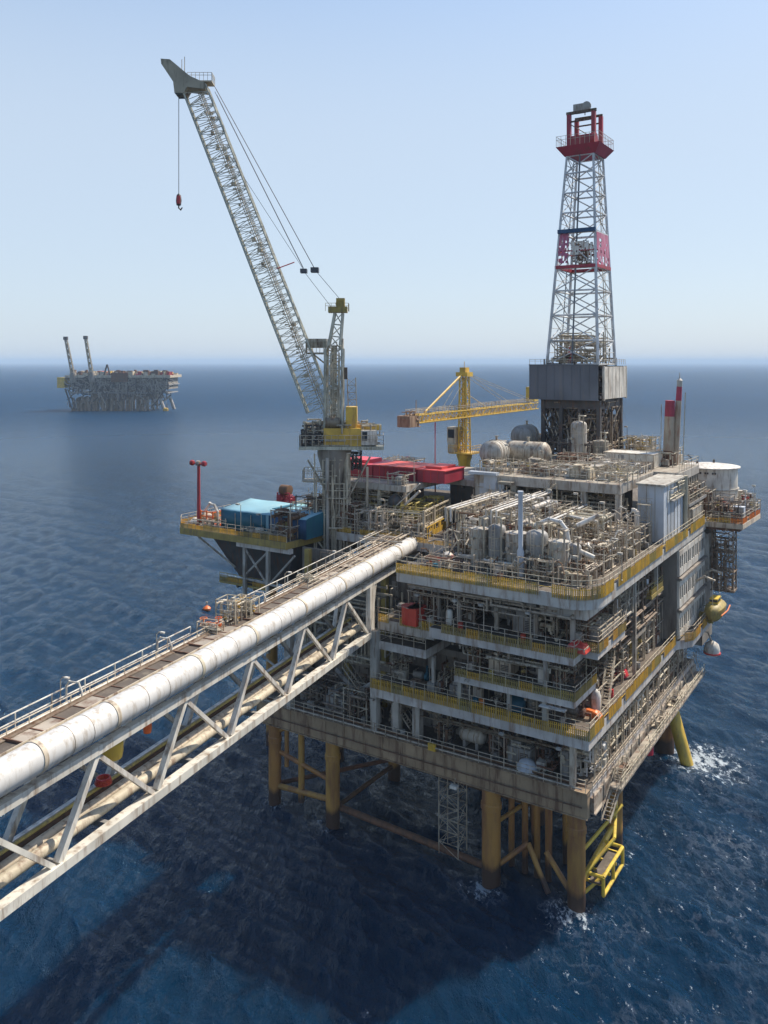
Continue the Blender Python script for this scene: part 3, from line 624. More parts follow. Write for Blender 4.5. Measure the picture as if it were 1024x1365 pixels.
# stair tower hanging below the right wing
st = MB(); st.lattice((2.9, 57, 32.9), (2.9, 57, 23), 3.2, 2.6, 6, .11, .07, (0, 1, 0)); pipes(st, (1, 4.6, 55.5, 58.4, 23, 32.8), 40, .05, .12)
for k in range(3): st.tube((1.2, 55.8, 23.2+3*k), (4.6, 55.8, 26+3*k), .13, 4)
for k in range(3): st.box(1.1, 4.7, 55.6, 58.3, 23.2+3*k, 23.3+3*k)
part(st, 'stair_tower', 'steel')
part(MB().box(-1.2, .9, 54.6, 60, 24.5, 32.2), 'end_wall', 'lgrey'); part(MB().box(-6, 0, 54.6, 62, 14, 24.4), 'end_wall', 'bulk')
# stairs
def stair(p0, p1, wd=.9, m='galv'):
    p0 = Vector(p0); p1 = Vector(p1); d = p1-p0; h = Vector((d.x, d.y, 0)).normalized(); s = Vector((-h.y, h.x, 0))*wd/2; b = MB()
    for k in (-1, 1):
        b.tube(p0+s*k, p1+s*k, .11, 4); b.tube(p0+s*k+Vector((0, 0, 1)), p1+s*k+Vector((0, 0, 1)), .035, 4)
        for i in range(5): q = p0.lerp(p1, i/4)+s*k; b.tube(q, q+Vector((0, 0, 1)), .03, 4)
    n = int(abs(d.z)/.25)
    for i in range(n): q = p0.lerp(p1, (i+.5)/n); b.tube(q-s, q+s, .07, 4)
    part(b, 'stair', m)
stair((-.9, 8, 19.7), (-2.0, 14, 23.9)); stair((-3, 20, 19.7), (-3, 25, 24.4)); stair((-1.5, 15, 13.5), (-1.5, 21, 18.1)); stair((-1, 14, 28.0), (-1.4, 20, 33)); stair((-29, 4, 13.5), (-35, 4, 19.3)); stair((-3, 28, 19.7), (-2, 33, 24)); stair((1.2, 2, 10), (1.2, 8, 13.5)); stair((-23, 2.5, 13.6), (-27, 2.5, 18)); stair((-20, 26, 34.6), (-14, 26, 42.6), m='offw'); stair((-8, 25.5, 34.6), (-3, 25.5, 38.6), m='offw')

# D5 raised module
deckpart([(-27.2, 27), (-4.9, 27), (-4.9, 44), (-1, 44), (-1, 57), (-7, 57), (-7, 72), (-27.2, 72)], 41.7, 43.0, 'plate', 'lgrey')
railpart([(-27, 27.1), (-5, 27.1)], 43.03, 1.4, slats=False, mats=('lgrey',)); railpart([(-1.1, 44.2), (-1.1, 56.9), (-7.1, 56.9), (-7.1, 71.8)], 43.03, 1.4, slats=False, mats=('offw',))
for x in (-26.8, -20.8, -15.5, -10.2, -5.3): col(x, 27.6, 34.63, 41.68, .38, 'lgrey')
part(MB().box(-27.1, -5.2, 27.3, 27.9, 38.5, 38.9), 'beam', 'lgrey'); deckpart(rect(-20.4, -5, 28, 34), 38.0, 38.45, m='grey')
railpart([(-20.4, 27.95), (-5.2, 27.95)], 38.9, 1.2, slats=False, mats=('offw',))
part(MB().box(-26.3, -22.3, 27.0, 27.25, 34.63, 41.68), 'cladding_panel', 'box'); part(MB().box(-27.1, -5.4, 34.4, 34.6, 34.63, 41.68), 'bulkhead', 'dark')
part(MB().box(-27.6, -23, 25.8, 27, 43.1, 43.5), 'hatch_cover', 'box'); part(MB().box(-25.2, -23.3, 26.2, 26.9, 41.0, 43.1), 'duct_box', 'box')
bulky(44, 56.5, -1.2, 34.63, 41.68, 'bulk'); bulky(57.2, 71, -7.4, 34.63, 41.68, 'bulk')
for y in (46, 52, 56.4): col(-1.5, y, 34.63, 41.68, .3, 'offw')
deckpart(rect(-1.0, .4, 44.2, 56), 38.0, 38.4, m='grey'); railpart([(.4, 44.2), (.4, 56)], 38.43, 1.3, slats=False, mats=('offw',))
# left living module behind the bridge
LX0, LX1 = -51, -35
deckpart(rect(LX0, LX1, 20, 46), 40.4, 41.3, 'plate', 'lgrey'); deckpart(rect(LX0, LX1, 19, 46), 36.1, 36.8, 'grate', 'offw'); railpart([(LX0, 19.1), (LX1, 19.1)], 36.8, 1.5, mats=('offw', 'oly', 'yellow')); railpart([(LX0, 20.1), (LX1, 20.1)], 41.33, 1.1, slats=False, mats=('offw',))
for x in (-50.5, -45.5, -40, -35.4): col(x, 20.4, 36.83, 40.38, .22, 'offw'); col(x, 19.6, 34.43 if x > -46 else 30, 36.08, .22, 'offw')
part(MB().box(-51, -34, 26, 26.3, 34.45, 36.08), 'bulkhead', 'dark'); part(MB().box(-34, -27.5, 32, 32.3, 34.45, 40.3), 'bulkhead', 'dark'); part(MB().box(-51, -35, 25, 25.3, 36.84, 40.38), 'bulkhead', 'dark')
for (x, z0) in ((-47, 30), (-41, 34.4)): col(x, 18.5, z0, 44 if x == -41 else 42, .13, 'offw')
part(MB().tube((-37, 19.9, 36.9), (-32, 18.9, 41.0), .22, 4).tube((-37, 19.9, 38.0), (-32, 18.9, 42.1), .1, 4), 'gantry_arm', 'white')
deckpart(rect(-34.98, -28, 31, 46), 40.4, 41.3, 'plate', 'lgrey')
# left cantilever deck
LC = [(-70.5, 8.5), (-68.5, 6.5), (-47, 6.5), (-46.45, 14), (-46.45, 30), (-66, 30), (-70.5, 20)]
deckpart(LC, 32.9, 33.9, 'grate', 'oly'); railpart([(-70.3, 20), (-70.3, 8.6), (-68.4, 6.6), (-47, 6.6)], 33.93, 1.5, mats=('offw', 'yellow', 'oly')); railpart([(-70.3, 20), (-66, 29.8), (-47, 29.8)], 33.93, 1.3, slats=False)
hv = MB(); V = [(-65, 9.5), (-48, 9.5), (-48, 27), (-65, 27)]; W = [(-59.5, 10.5), (-50, 10.5), (-50, 25), (-59.5, 25)]
hv.add([(x, y, 32.88) for x, y in V]+[(x, y, 26.5) for x, y in W], [(3, 2, 1, 0)[::-1], (4, 5, 6, 7)[::-1]]+[(i, (i+1) % 4, (i+1) % 4+4, i+4)[::-1] for i in range(4)]); part(hv, 'cantilever_box', 'dark')
cb_ = MB()
for x in (-55.5, -51): cb_.cb((x, 7.2, 25), (.5, .5, 15.8))
for a, b in (((-55.5, 7.2, 32), (-51, 7.2, 27)), ((-51, 7.2, 32), (-55.5, 7.2, 28)), ((-55.5, 7.2, 27.5), (-46, 7.2, 27.)), ((-51, 7.2, 27), (-46, 7.2, 32)), ((-55.5, 7.2, 18), (-44, 7.2, 13)), ((-66, 8, 32.5), (-60, 10, 28))): cb_.tube(a, b, .17, 6)
part(cb_, 'support_truss', 'lgrey'); part(MB().box(-57, -46.6, 6.9, 7.6, 32.2, 32.88), 'beam', 'fascia')
deckpart(rect(-61, -51, 7.5, 9.9), 26.1, 26.4, m='oly'); railpart([(-61, 7.6), (-51, 7.6)], 26.43, 1.2, mats=('oly', 'yellow', 'oly'))
for (x, y) in ((-56, 14), (-56, 23), (-49, 23)): part(MB().tube((x, y, -3), (x, y, 26.5), .9, 16), 'leg', 'leg')
# pipe runs under decks along the front and the sunny side (part of the fixed structure)
for (bx, n, m) in (((-28, -2, .6, 4, 16.5, 18), 22, 'steel'), ((-16, -2, .4, 5, 25.5, 26.7), 22, 'galv'), ((-24, -2, 1, 5, 31, 32.8), 26, 'galv'), ((-46, -29, 1, 7, 14, 18), 30, 'steel'), ((-3.8, -.5, 2, 48, 15, 18), 60, 'offw'), ((-5.8, -1, 10, 37, 24, 32.8), 70, 'steel'), ((-46, -25, 8, 15, 28, 33), 40, 'steel'), ((-46, -28, 4, 8, 19.7, 30), 60, 'galv'), ((-27, -5.5, 28, 34, 39, 41.6), 50, 'galv'), ((-50, -35.5, 20.5, 24, 38.5, 40.3), 40, 'offw'), ((-28, -1, 1, 8, 11.2, 12.8), 14, 'rust')):
    part(pipes(MB(), bx, n, .05, .18, vert=.25), 'pipe_run', m)
for q, (m_, n_) in enumerate((('offw', 90), ('galv', 80), ('rust', 40), ('white', 60))):
    hb = MB()
    for _ in range(n_):
        p = Vector((rnd.uniform(-23, -1.2), rnd.uniform(3 + (q == 3)*5, 26), 0)); p.z = 34.7+rnd.uniform(.3, 1.2+4.4*min(1, p.y/16)); d_ = Vector((rnd.uniform(-1, 1), rnd.uniform(-1, 1), rnd.uniform(-.5, .6)))*rnd.uniform(.8, 2.6)
        e = p+d_; e.x = max(-23.8, min(-.6, e.x)); e.y = max(1.5, min(26.5, e.y)); e.z = max(34.7, e.z); mid = (p+e)/2+Vector((rnd.uniform(-.3, .3), rnd.uniform(-.3, .3), rnd.uniform(0, .5))); hb.path([p, mid, e], rnd.uniform(.04, .11), 5); hb.tube(p, (p.x, p.y, 34.65), .03, 4)
    part(hb, 'slanting_pipe', m_); COL.objects[-1]['kind'] = 'stuff'
# stepped deck edge pipes along the front girder
for k, (yy, zz, r) in enumerate(((-.75, 14.2, .09), (-.75, 12.2, .07), (.75, 13.9, .16))): part(MB().tube((-46, yy, zz), (-.5, yy, zz), r, 8), 'service_pipe', 'rust' if k else 'galv')

# ================================================================== pipe bridge
BR = thing('pipe_bridge', 'long pale steel truss bridge carrying a fat white pipe to the platform', 'bridge', BW(0, 0, 0), BANG)
def bp(mb, n, m, par=None): return mb.build(n, m, par or BR)
T0, T1 = -104.0, 1.0
bigp = MB(); bigp.tube((0, T0, 34), (0, 16.6, 34), 1.08, 36); bigp.tube((0, 16.6, 34), (-.8, 19.5, 34.1), .95, 28); bigp.tube((-.8, 19.5, 34.1), (-2.2, 24, 34.6), .7, 20); PIPE = bp(bigp, 'main_pipe', 'pipewhite')
t = T0
k = 0
while t < 16:
    jj = MB()
    if k % 3 == 0: jj.lathe([(1.085, -.18), (1.13, -.18), (1.13, .18), (1.085, .18)], 36, (0, t, 34), 'y'); bp(jj, 'pipe_clamp', 'offw', PIPE)
    else: jj.lathe([(1.08, -.025), (1.095, -.02), (1.095, .02), (1.08, .025)], 36, (0, t, 34), 'y'); bp(jj, 'weld_seam', 'steel', PIPE)
    t += rnd.choice((1.9, 2.6, 3.4, 4.6)); k += 1
bp(MB().lathe([(1.0, 0), (1.3, 0), (1.3, .3), (1.0, .3)], 28, (0, 16.4, 34), 'y'), 'flange', 'offw', PIPE)
for X, dd in ((0, 0), (-4.8, 0)):
    bp(MB().box(X-.32, X+.32, T0, T1+9.5, 31.75, 32.4), 'top_chord', 'white'); bp(MB().box(X-.4, X+.4, T0, T1, 25.3, 26.0), 'bottom_chord', 'white')
    b = -9.9+10.6
    for k in range(10):
        tb = .7-10.6*k; tt = tb+3.6
        bp(MB().tube((X, tb-.2, 26.0), (X, tt if k else tb+1.6, 31.8), .36, 4, .3), 'truss_post', 'white')
        if tb-10.6 > T0-2: bp(MB().tube((X, tt-10.6-.1, 31.8), (X, tb-.7, 26.0), .24, 4), 'truss_diagonal', 'white' if X == 0 else 'lgrey')
    if X == 0: bp(MB().prism([(X-.3, .2), (X+.3, .2), (X+.3, 1.6), (X-.3, 1.6)], 25.32, 31.74), 'end_post', 'white')
for k in range(20):
    tb = .7-5.3*k; bp(MB().box(-4.4, -.4, tb-.2, tb+.2, 25.5, 25.9), 'cross_beam', 'grey'); bp(MB().box(-4.48, -.32, tb-.15+1.5, tb+.15+1.5, 31.8, 32.3), 'cross_beam', 'grey')
for (X, Z, r, m) in ((-1.3, 26.5, .42, 'offw'), (-2.3, 26.5, .40, 'offw'), (-3.35, 26.4, .30, 'rust'), (-4.0, 26.3, .22, 'steel'), (-2.8, 27.2, .14, 'oly'), (-3.25, 34.55, .09, 'offw'), (-3.6, 34.45, .12, 'white'), (-3.95, 34.3, .09, 'galv'), (-3.45, 34.1, .12, 'lgrey'), (-4.2, 34.0, .12, 'steel')):
    bp(MB().tube((X, T0, Z), (X, 28 if Z > 30 else 1, Z), r, 10), 'service_pipe', m)
wk = MB(); t = T0
while t < 28:
    wk.m = rnd.choice((0, 0, 0, 1)); a = rnd.uniform(-.02, .02); wk.box(-2.85, -1.15, t+.06, t+2.0, 34.62+a, 34.69+a)
    wk.m = 2; wk.box(-2.9, -1.1, t-.05, t+.05, 34.5, 34.86 if rnd.random() < .4 else 34.75); t += 2.06
wk.m = 2; wk.m = 3; wk.box(-3.0, -2.9, T0, 29, 34.4, 34.8); wk.box(-1.1, -1.02, T0, 29, 34.4, 34.82); bp(wk, 'walkway', ['grate', 'plate', 'rust', 'offw'])
sp_ = MB(); t = T0
while t < 15: sp_.box(-4.6, -1.2, t-.06, t+.06, 33.7, 33.9); sp_.tube((-1.55, t, 32.3), (-1.55, t, 34.6), .08, 4); sp_.tube((-4.5, t, 32.3), (-4.5, t, 33.9), .08, 4); t += 2.65
bp(sp_, 'pipe_support', 'galv')
def brail(x, t0, t1, z, h=1.3, sp=2.0, r=.045, m='offw'):
    mb = MB(); n = int((t1-t0)/sp)
    for i in range(n+1): y = t0+(t1-t0)*i/n; mb.tube((x, y, z), (x, y, z+h), r, 5)
    for hh in (h, h*.55): mb.tube((x, t0, z+hh), (x, t1, z+hh), r, 5)
    bp(mb, 'handrail', m)
brail(-3.05, T0, -26, 34.5, .75); brail(-3.05, -20, 29, 34.5, .95); brail(-4.5, T0, -31, 33.9, 1.35, 3.4, .055, 'white'); brail(-4.5, -24.5, 24, 33.9, 1.75, 2.4, .05, 'white'); brail(-1.06, -14, 15, 34.7, .9, 2.6)
# landing frame at the platform end
lf = MB()
for X in (-6.2, 1.2):
    for Y in (17.5, 22, 29.5): lf.tube((X, Y, 31.5), (X, Y, 38.6), .2, 4)
    for z in (33.7, 36.2, 38.4): lf.tube((X, 17.5, z), (X, 29.5, z), .15, 4)
for Y in (17.5, 22, 29.5):
    for z in (33.7, 38.1): lf.tube((-6.2, Y, z), (1.2, Y, z), .15, 4)
bp(MB().box(-1.5, 1.25, 16.9, 17.45, 32.2, 35.4).box(-1.5, 1.25, 17.5, 20, 33.5, 34.7), 'pipe_anchor_block', 'bulk'); bp(pipes(MB(), (-1.8, 1.5, 15.6, 21, 32.6, 36.2), 70, .05, .14), 'landing_pipework', 'bulk'); bp(lf, 'landing_frame', 'offw'); bp(MB().box(-6.3, 1.3, 17.3, 29.8, 32.9, 33.5), 'landing_floor', 'grate'); bp(MB().box(1.31, 1.6, 16.8, 30, 32.9, 33.7), 'edge_beam', 'white'); bp(MB().box(-5.5, -3, 21, 29, 35.9, 36.05), 'landing_floor', 'plate')
q_ = MB(); rail(q_, [(-6.1, 17.6), (1.1, 17.6), (1.1, 29.3)], 36.2, 2.2, .8, False, r=.05); bp(q_, 'handrail', 'offw'); q_ = MB(); pipes(q_, (-5.8, 1, 20, 29, 36, 39.2), 60, .05, .13); bp(q_, 'landing_pipework', 'oly')
yy = MB()
for k in range(26): yy.box(1.42, 1.5, 18.2+.42*k, 18.5+.42*k, 33.9, rnd.choice((35.6, 35.9, 35.2)))
yy.box(1.4, 1.52, 18, 29.4, 36.0, 36.1)
bp(yy, 'mesh_panel', 'yellow'); yy = MB()
for k in range(5): yy.box(-6+1.0*k, -5.2+1.0*k, 17.35, 17.42, 34.2, 35.3)
bp(yy, 'mesh_panel', 'oly')
bp(pipes(MB(), (-6, 1, 18, 29, 33.6, 37.6), 80, .05, .16), 'landing_pipework', 'offw'); bp(pipes(MB(), (-6, 1, 10, 29, 33.4, 35.4), 60, .05, .14), 'landing_pipework', 'galv')
def bthing(name, label, cat, x, t, z, group=None): return thing(name, label, cat, BW(x, t, z), BANG, group)
def vstation(t, lab, mm='yellow', s=1., x=-2.9):
    o = bthing('valve_station', lab, 'valves', x, t, 34.0)
    f = MB()
    for X in (-1.2, 1.0):
        for Y in (0, 1.6*s): f.tube((X, Y, 0), (X, Y, 2.3*s), .06, 4)
        f.tube((X, 0, 2.3*s), (X, 1.6*s, 2.3*s), .05, 4)
    for Y in (0, 1.6*s): f.tube((-1.2, Y, 2.3*s), (1.0, Y, 2.3*s), .05, 4); f.tube((-1.2, Y, 1.2*s), (1, Y, 1.2*s), .05, 4)
    f.build('frame', 'offw', o); pipes(MB(), (-1.2, 1, 0, 1.6*s, .1, 2.1*s), 22, .04, .11).build('pipe_run', 'galv', o)
    for k in range(4): v = MB(); valve(v, (rnd.uniform(-1, .8), rnd.uniform(0, 1.5*s), rnd.uniform(.4, 2.*s)), rnd.uniform(.2, .36)); v.build('valve', mm, o)
    return o
vstation(-27.4, 'dense frame of yellow valves where the bridge walkway is interrupted', 'yellow', 1.25)
vstation(-24.6, 'cluster of pale pipes just past the yellow valve frame on the bridge', 'yellow', 1.)
vstation(-30.5, 'low valve group with orange wheels before the yellow frame on the bridge', 'orange', .7)
vstation(-11, 'small valve frame midway between the yellow valves and the bridge landing', 'galv', .6)
for t, l in ((-47, 'rail gate frame on the bridge walkway at the lower left'), (-36, 'bent white rail hoop beside the walkway before the valve frame'), (-20, 'yellow topped rail post right after the valve frame')):
    o = bthing('rail_hoop', l, 'hoop', -4.4, t, 34); MB().path([(0, 0, 0), (0, 0, 1.4), (.3, 0, 1.8), (1.2, 0, 1.8), (1.5, 0, 1.2), (1.5, 0, -.4)], .07, 6).build('tube', 'white', o); MB().cb((0, 0, .04), (.35, .35, .06)).build('foot', 'galv', o)
ct = MB(); ct.box(-2.75, -2.45, T0, 16, 34.72, 34.78); ct.box(-2.77, -2.73, T0, 16, 34.78, 34.92); bp(ct, 'cable_tray', 'steel')
for k in range(9):
    t_ = 10-11.5*k; o = bthing('lamp_post', 'white hooped lamp post on the bridge walkway, number counted down from the platform', 'lamp', -4.5, t_, 34.0, 'lamp posts along the bridge'); o['label'] = '%s small white lamp post along the bridge, counted from the platform' % ('first', 'second', 'third', 'fourth', 'fifth', 'sixth', 'seventh', 'eighth', 'ninth')[k]
    MB().path([(0, 0, -.2), (0, 0, 2.0), (.25, 0, 2.25), (.5, 0, 2.3)], .035, 5).build('pole', 'offw', o); MB().cb((.62, 0, 2.26), (.4, .22, .12)).build('lamp_head', 'white', o)
# gear hung inside the bridge truss
def hung(name, lab, cat, x, t, z, m, prof, n=12): 
    o = bthing(name, lab, cat, x, t, z); MB().lathe(prof, n).build('shell', m, o); MB().tube((0, 0, prof[-1][1]), (0, 0, prof[-1][1]+1.6), .05, 5).ring((0, 0, prof[-1][1]+.2), .2, .05, 'x').build('strap', 'rope', o)
hung('float', 'orange float hanging under the bridge pipe', 'float', -2.2, -40.2, 29.4, 'orange', [(.05, 0), (.3, .08), (.36, .4), (.36, .8), (.25, 1.1), (.08, 1.2)])
hung('float', 'big yellow drum shaped float slung inside the bridge truss', 'float', -3., -43.5, 28.6, 'craney', [(.1, 0), (.75, .1), (.85, .6), (.85, 1.3), (.5, 1.7), (.1, 1.8)])
o = bthing('hose_coil', 'red coiled hose inside the bridge truss near the yellow float', 'hose', -2.6, -45, 27.4)
for k in range(4): MB().ring((0, 0, .1+.12*k), .62-.04*k, .07, 'z', 14).build('loop', 'red', o)
o = bthing('work_boat_frame', 'green and brown stowed raft frame inside the bridge at the left edge', 'frame', -3.2, -58.5, 27)
b = MB(); pipes(b, (-1, 1.4, -3, 3, 0, 2.2), 20, .06, .16); b.build('tubes', 'green', o); b = MB(); b.lathe([(.1, -1.5), (.6, -1.3), (.65, 1.2), (.1, 1.5)], 12, (-.4, -1, .8), 'y'); b.build('drum', 'rust', o)
for t in (-2, -23.4, -33.6, -44.6, -55.5):
    pass
# ================================================================== big pedestal crane
def crane():
    o = thing('pedestal_crane', 'tall pale lattice boom pedestal crane with boom raised high to the left', 'crane', PW(-46.0, 16.9, 13.5), 0)
    zb = 34.0  # slew ring above base
    p = MB(); p.lathe([(1.65, 0), (1.65, 28.5), (2.6, 32.2), (2.6, 33.2)], 28); p.build('pedestal', 'bulk', o); sc__ = MB()
    for a in range(0, 360, 24):
        c_, s_ = math.cos(R(a))*2.1, math.sin(R(a))*2.1; sc__.tube((c_, s_, rnd.uniform(0, 12)), (c_, s_, rnd.uniform(22, 32)), .05, 5)
    for z in range(2, 30, 2): sc__.ring((0, 0, z+rnd.uniform(0, .6)), 2.1, .045, 'z', 15)
    sc__.build('pedestal_scaffold', 'offw', o); pc = MB(); pipes(pc, (-2.9, 2.9, -3.1, -2.1, 16, 33), 34, .05, .12); pc.build('cable_run', 'offw', o)
    rg_ = MB()
    for z in (3, 9, 15, 20, 25): rg_.lathe([(1.65, z), (1.8, z), (1.8, z+.25), (1.65, z+.25)], 28)
    rg_.build('stiffening_ring', 'steel', o)
    MB().tube((2.0, -1.2, 0), (2.0, -1.2, 32.5), .55, 14).build('riser', 'offw', o); MB().tube((-.9, -2.6, 0), (-.9, -2.6, 32), .3, 10).build('riser', 'lgrey', o); MB().path([(.9, -2.3, 31), (.9, -2.3, 10), (1.4, -2.3, 8)], .14, 8).build('cable_conduit', 'galv', o)
    b = MB()
    for a, c in (((-4, -1, 31.5), (0, -1.8, 25)), ((5.5, -1, 32), (2, -1.8, 25.5)), ((2.6, -1.9, 28), (-1.6, -2.4, 18)), ((-2.4, -2.4, 14.5), (-1, -2.4, 9)), ((-3.4, -2.4, 21), (1.4, -2.4, 14))): b.tube(a, c, .15, 6)
    b.build('brace', 'galv', o)
    # lower basket
    g = MB(); g.box(-4.7, -1.9, -1.8, 1.2, 28.2, 28.4); rail(g, [(-2, -1.8), (-4.7, -1.8), (-4.7, 1.2), (-2, 1.2)], 28.4, 1.7, .7, False); g.build('basket', 'offw', o)
    # turntable platform
    d = MB(); d.prism([(-5.2, -2.8), (7.6, -2.8), (7.6, 3), (-5.2, 3)], 33.2, 33.7); DK = d.build('turntable', 'palecrane', o)
    r_ = MB(); rail(r_, [(-5.1, 3), (-5.1, -2.8), (7.5, -2.8), (7.5, 3)], 33.7, 1.7, 1.0, False, r=.05); r_.build('railing', 'offw', DK)
    m = MB(); m.box(-1.5, 4.2, -2.2, 2.2, 33.72, 36.4); m.box(1.8, 3.5, -1.5, 1.5, 36.4, 39.6); m.box(2.6, 7.2, -.6, .8, 36.0, 36.8); m.build('machinery_house', 'craney', o)
    m = MB(); m.box(4.2, 6.5, -2.4, .8, 33.9, 36.1); CB = m.build('cab', 'white', o); MB().box(4.35, 5.1, -2.43, -2.41, 34.6, 35.9).box(6.51, 6.54, -2.1, .5, 34.8, 35.9).build('window', 'glass', CB)
    m = MB(); m.lathe([(.1, -1.2), (1.0, -1.1), (1.0, 1.1), (.1, 1.2)], 18, (-.2, -.9, 37.2), 'x'); m.build('winch_drum', 'steel', o)
    m = MB(); pipes(m, (-5, 7, -2.6, 2.6, 33.8, 37.5), 75, .05, .14); m.build('hydraulic_pipework', 'galv', o)
    m = MB(); pipes(m, (-5, -1.5, -2.7, 2.7, 33.8, 36.8), 40, .05, .14); pipes(m, (2.2, 4.2, -2, 2, 30, 33), 30, .05, .12); m.build('hydraulic_pipework', 'dark', o)
    # mast
    MA = Vector((-.1, 0, 36)); MT = Vector((.6, 0, 54)); ms = MB(); ms.lattice((-.1, 0, 35), (.0, 0, 48.5), 2.6, 2.6, 9, .24, .11, (1, 0, 0)); ms.lattice((0, 0, 48.5), (.7, 0, 54), 2.2, 1.8, 3, .22, .1, (1, 0, 0), 1.4, 1.2); ms.box(-.45, .35, -.5, .5, 35, 49); MS = ms.build('mast', 'palecrane', o)
    m = MB(); m.tube((1.4, -1.2, 36), (1.3, -1.0, 50), .17, 6); m.tube((-1.6, 1.2, 36), (-1.0, 1.0, 50), .15, 6); pipes(m, (-1.2, 1.3, -1.5, -1.2, 36, 50), 24, .04, .09, vert=.1); m.build('cable_run', 'offw', MS)
    m = MB(); m.box(-.9, 2., -1.1, 1.1, 54, 54.9); m.box(.3, 1.6, -.8, .8, 54.9, 56.2); m.ring((.9, -.9, 55.3), .6, .12, 'y', 12); rail(m, [(-1.3, -1.2), (2.2, -1.2), (2.2, 1.2)], 54.2, 1.2, .8, False); m.build('mast_head', 'oly', o)
    m = MB(); m.box(-4.3, -1.1, -1, 1, 47.6, 47.9); rail(m, [(-1.1, -1), (-4.3, -1), (-4.3, 1)], 47.9, 1.6, .55, False, r=.05); m.box(-4.2, -1.2, -.9, .9, 48.6, 50.0); m.tube((-1.2, 0, 46), (-3.2, 0, 47.6), .12, 5); m.build('mast_platform', 'offw', o)
    m = MB(); m.lattice((2.9, .3, 35), (2.6, .3, 44), 1.3, 1.3, 8, .05, .035, (1, 0, 0)); m.build('ladder_cage', 'galv', o)
    m = MB(); m.box(1.1, 2.0, -.5, .5, 43.8, 45.6); m.build('equipment_box', 'dark', o)
    # boom
    A = Vector((-1.5, 0, 37.6)); B = Vector((-21.2, 0, 88.0)); bm = MB(); bm.lattice(A.lerp(B, .035), B, 4.0, 2.8, 46, .15, .058, (0, 1, 0), 3.6, 2.4)
    n = 46; BM = bm.build('boom', 'palecrane', o)
    # inner service ladder, pipes and walkway inside the boom
    d_ = (B-A).normalized(); nn = Vector((d_.z, 0, -d_.x)); ib = MB()
    for k, (u, v, r) in enumerate(((.35, .3, .09), (.55, -.2, .07), (.1, .6, .06), (.7, -.6, .05))): ib.tube(A+nn*(u*1.6)+Vector((0, v, 0)), B+nn*(u*1.3)+Vector((0, v, 0)), r, 5)
    L_ = (B-A).length; q = 1.0
    while q < L_-1:
        c = A+d_*q+nn*rnd.uniform(-.2, .9); 
        if rnd.random() < .75: ib.tube(c-nn*.9, c+nn*rnd.uniform(.2, 1.1)+d_*rnd.uniform(-.4, .4), .06, 4)
        if rnd.random() < .35: ib.cb(c, (rnd.uniform(.3, .7), .5, rnd.uniform(.15, .5)))
        q += .42
    ib.build('boom_walkway', 'offw', BM)
    hd = MB()   # wedge head
    P = [(-22.3, 88.2), (-19.6, 87.9), (-19.5, 88.8), (-21.9, 89.9), (-24.9, 92.4), (-26.3, 92.5), (-26.2, 91.7), (-24.4, 89.0), (-24.2, 87.3), (-22.8, 87.3)]
    for s0, s1 in ((-1.5, -1.2), (1.2, 1.5)): hd.add([(x, s0, z-.0) for x, z in P]+[(x, s1, z) for x, z in P], [tuple(range(10)), tuple(range(19, 9, -1))]+[(i, i+10, (i+1) % 10+10, (i+1) % 10) for i in range(10)])
    hd.add([(x, s, z) for s in (-1.2, 1.2) for x, z in P], [(i, i+10, (i+1) % 10+10, (i+1) % 10) for i in range(10)]); HD = hd.build('boom_head', 'head', o)
    m = MB(); m.lathe([(.3, -.3), (1.0, -.3), (.85, 0), (1.0, .3), (.3, .3)], 16, (-23.4, 0, 88.0), 'y'); m.build('sheave', 'steel', HD)
    m = MB(); rail(m, [(-22.3, -1.2), (-18.6, -1.2), (-18.6, 1.2)], 89.3, 1.2, .6, False); m.box(-21, -18.6, -1.2, 1.2, 89.1, 89.3); m.tube((-23, 0, 91), (-23, 0, 93.3), .06, 5); m.tube((-23.5, .3, 91), (-23.5, .3, 93), .05, 5); m.build('head_platform', 'offw', HD)
    # pendants
    pr = MB()
    for yy in (-.8, .8):
        m1 = Vector((-3.9, yy, 60.5)); m2 = Vector((-2.6, yy, 60.4+.2)); tip = Vector((-18.3, yy, 88.6)); pr.tube(tip, (m1.x+.9, yy, m1.z+.2), .05, 5); pr.tube(tip+Vector((.1, 0, -.9)), (m1.x-.9, yy, m1.z+.4), .045, 5)
    for yy in (-.6, -.2, .2, .6): pr.tube((-3.0, yy, 60.6), (1.1, yy, 55.8), .045, 4); 
    for yy in (-.5, 0., .5): pr.tube((-4.8, yy, 60.5), (-.5, yy, 54.9), .04, 4)
    pr.tube((-17.3, 1, 80), (-4.8, .8, 60.7), .045, 4); pr.build('pendant_rope', 'rope', o)
    m = MB(); m.box(-3.6, -2.4, -.9, .9, 60.2, 60.9); m.build('spreader', 'rope', o); m = MB(); m.box(-5.2, -4.2, -.8, .8, 60.1, 60.7); m.build('spreader', 'rope', o)
    pr = MB(); pr.tube((-23.9, 0, 87), (-23.9, 0, 72.2), .055, 5); pr.build('hoist_rope', 'rope', o)
    m = MB(); m.lathe([(.1, 70.4), (.35, 70.5), (.45, 71.2), (.35, 72.0), (.1, 72.3)], 10, (-23.9, 0, 0)); m.path([(-23.9, 0, 70.5), (-23.9, 0, 70.1), (-23.6, 0, 69.8), (-23.4, 0, 70.1)], .1, 6); HK = m.build('hook_block', 'dark', o)
    m = MB(); m.box(-24.1, -23.6, -.46, -.3, 70.7, 71.9); m.build('hook_plate', 'red', HK)
    m = MB(); m.tube((-8.7, -1.4, 60.6), (-6, -1.4, 61.6), .09, 5); m.build('boom_flag_arm', 'redtop', o)
crane()
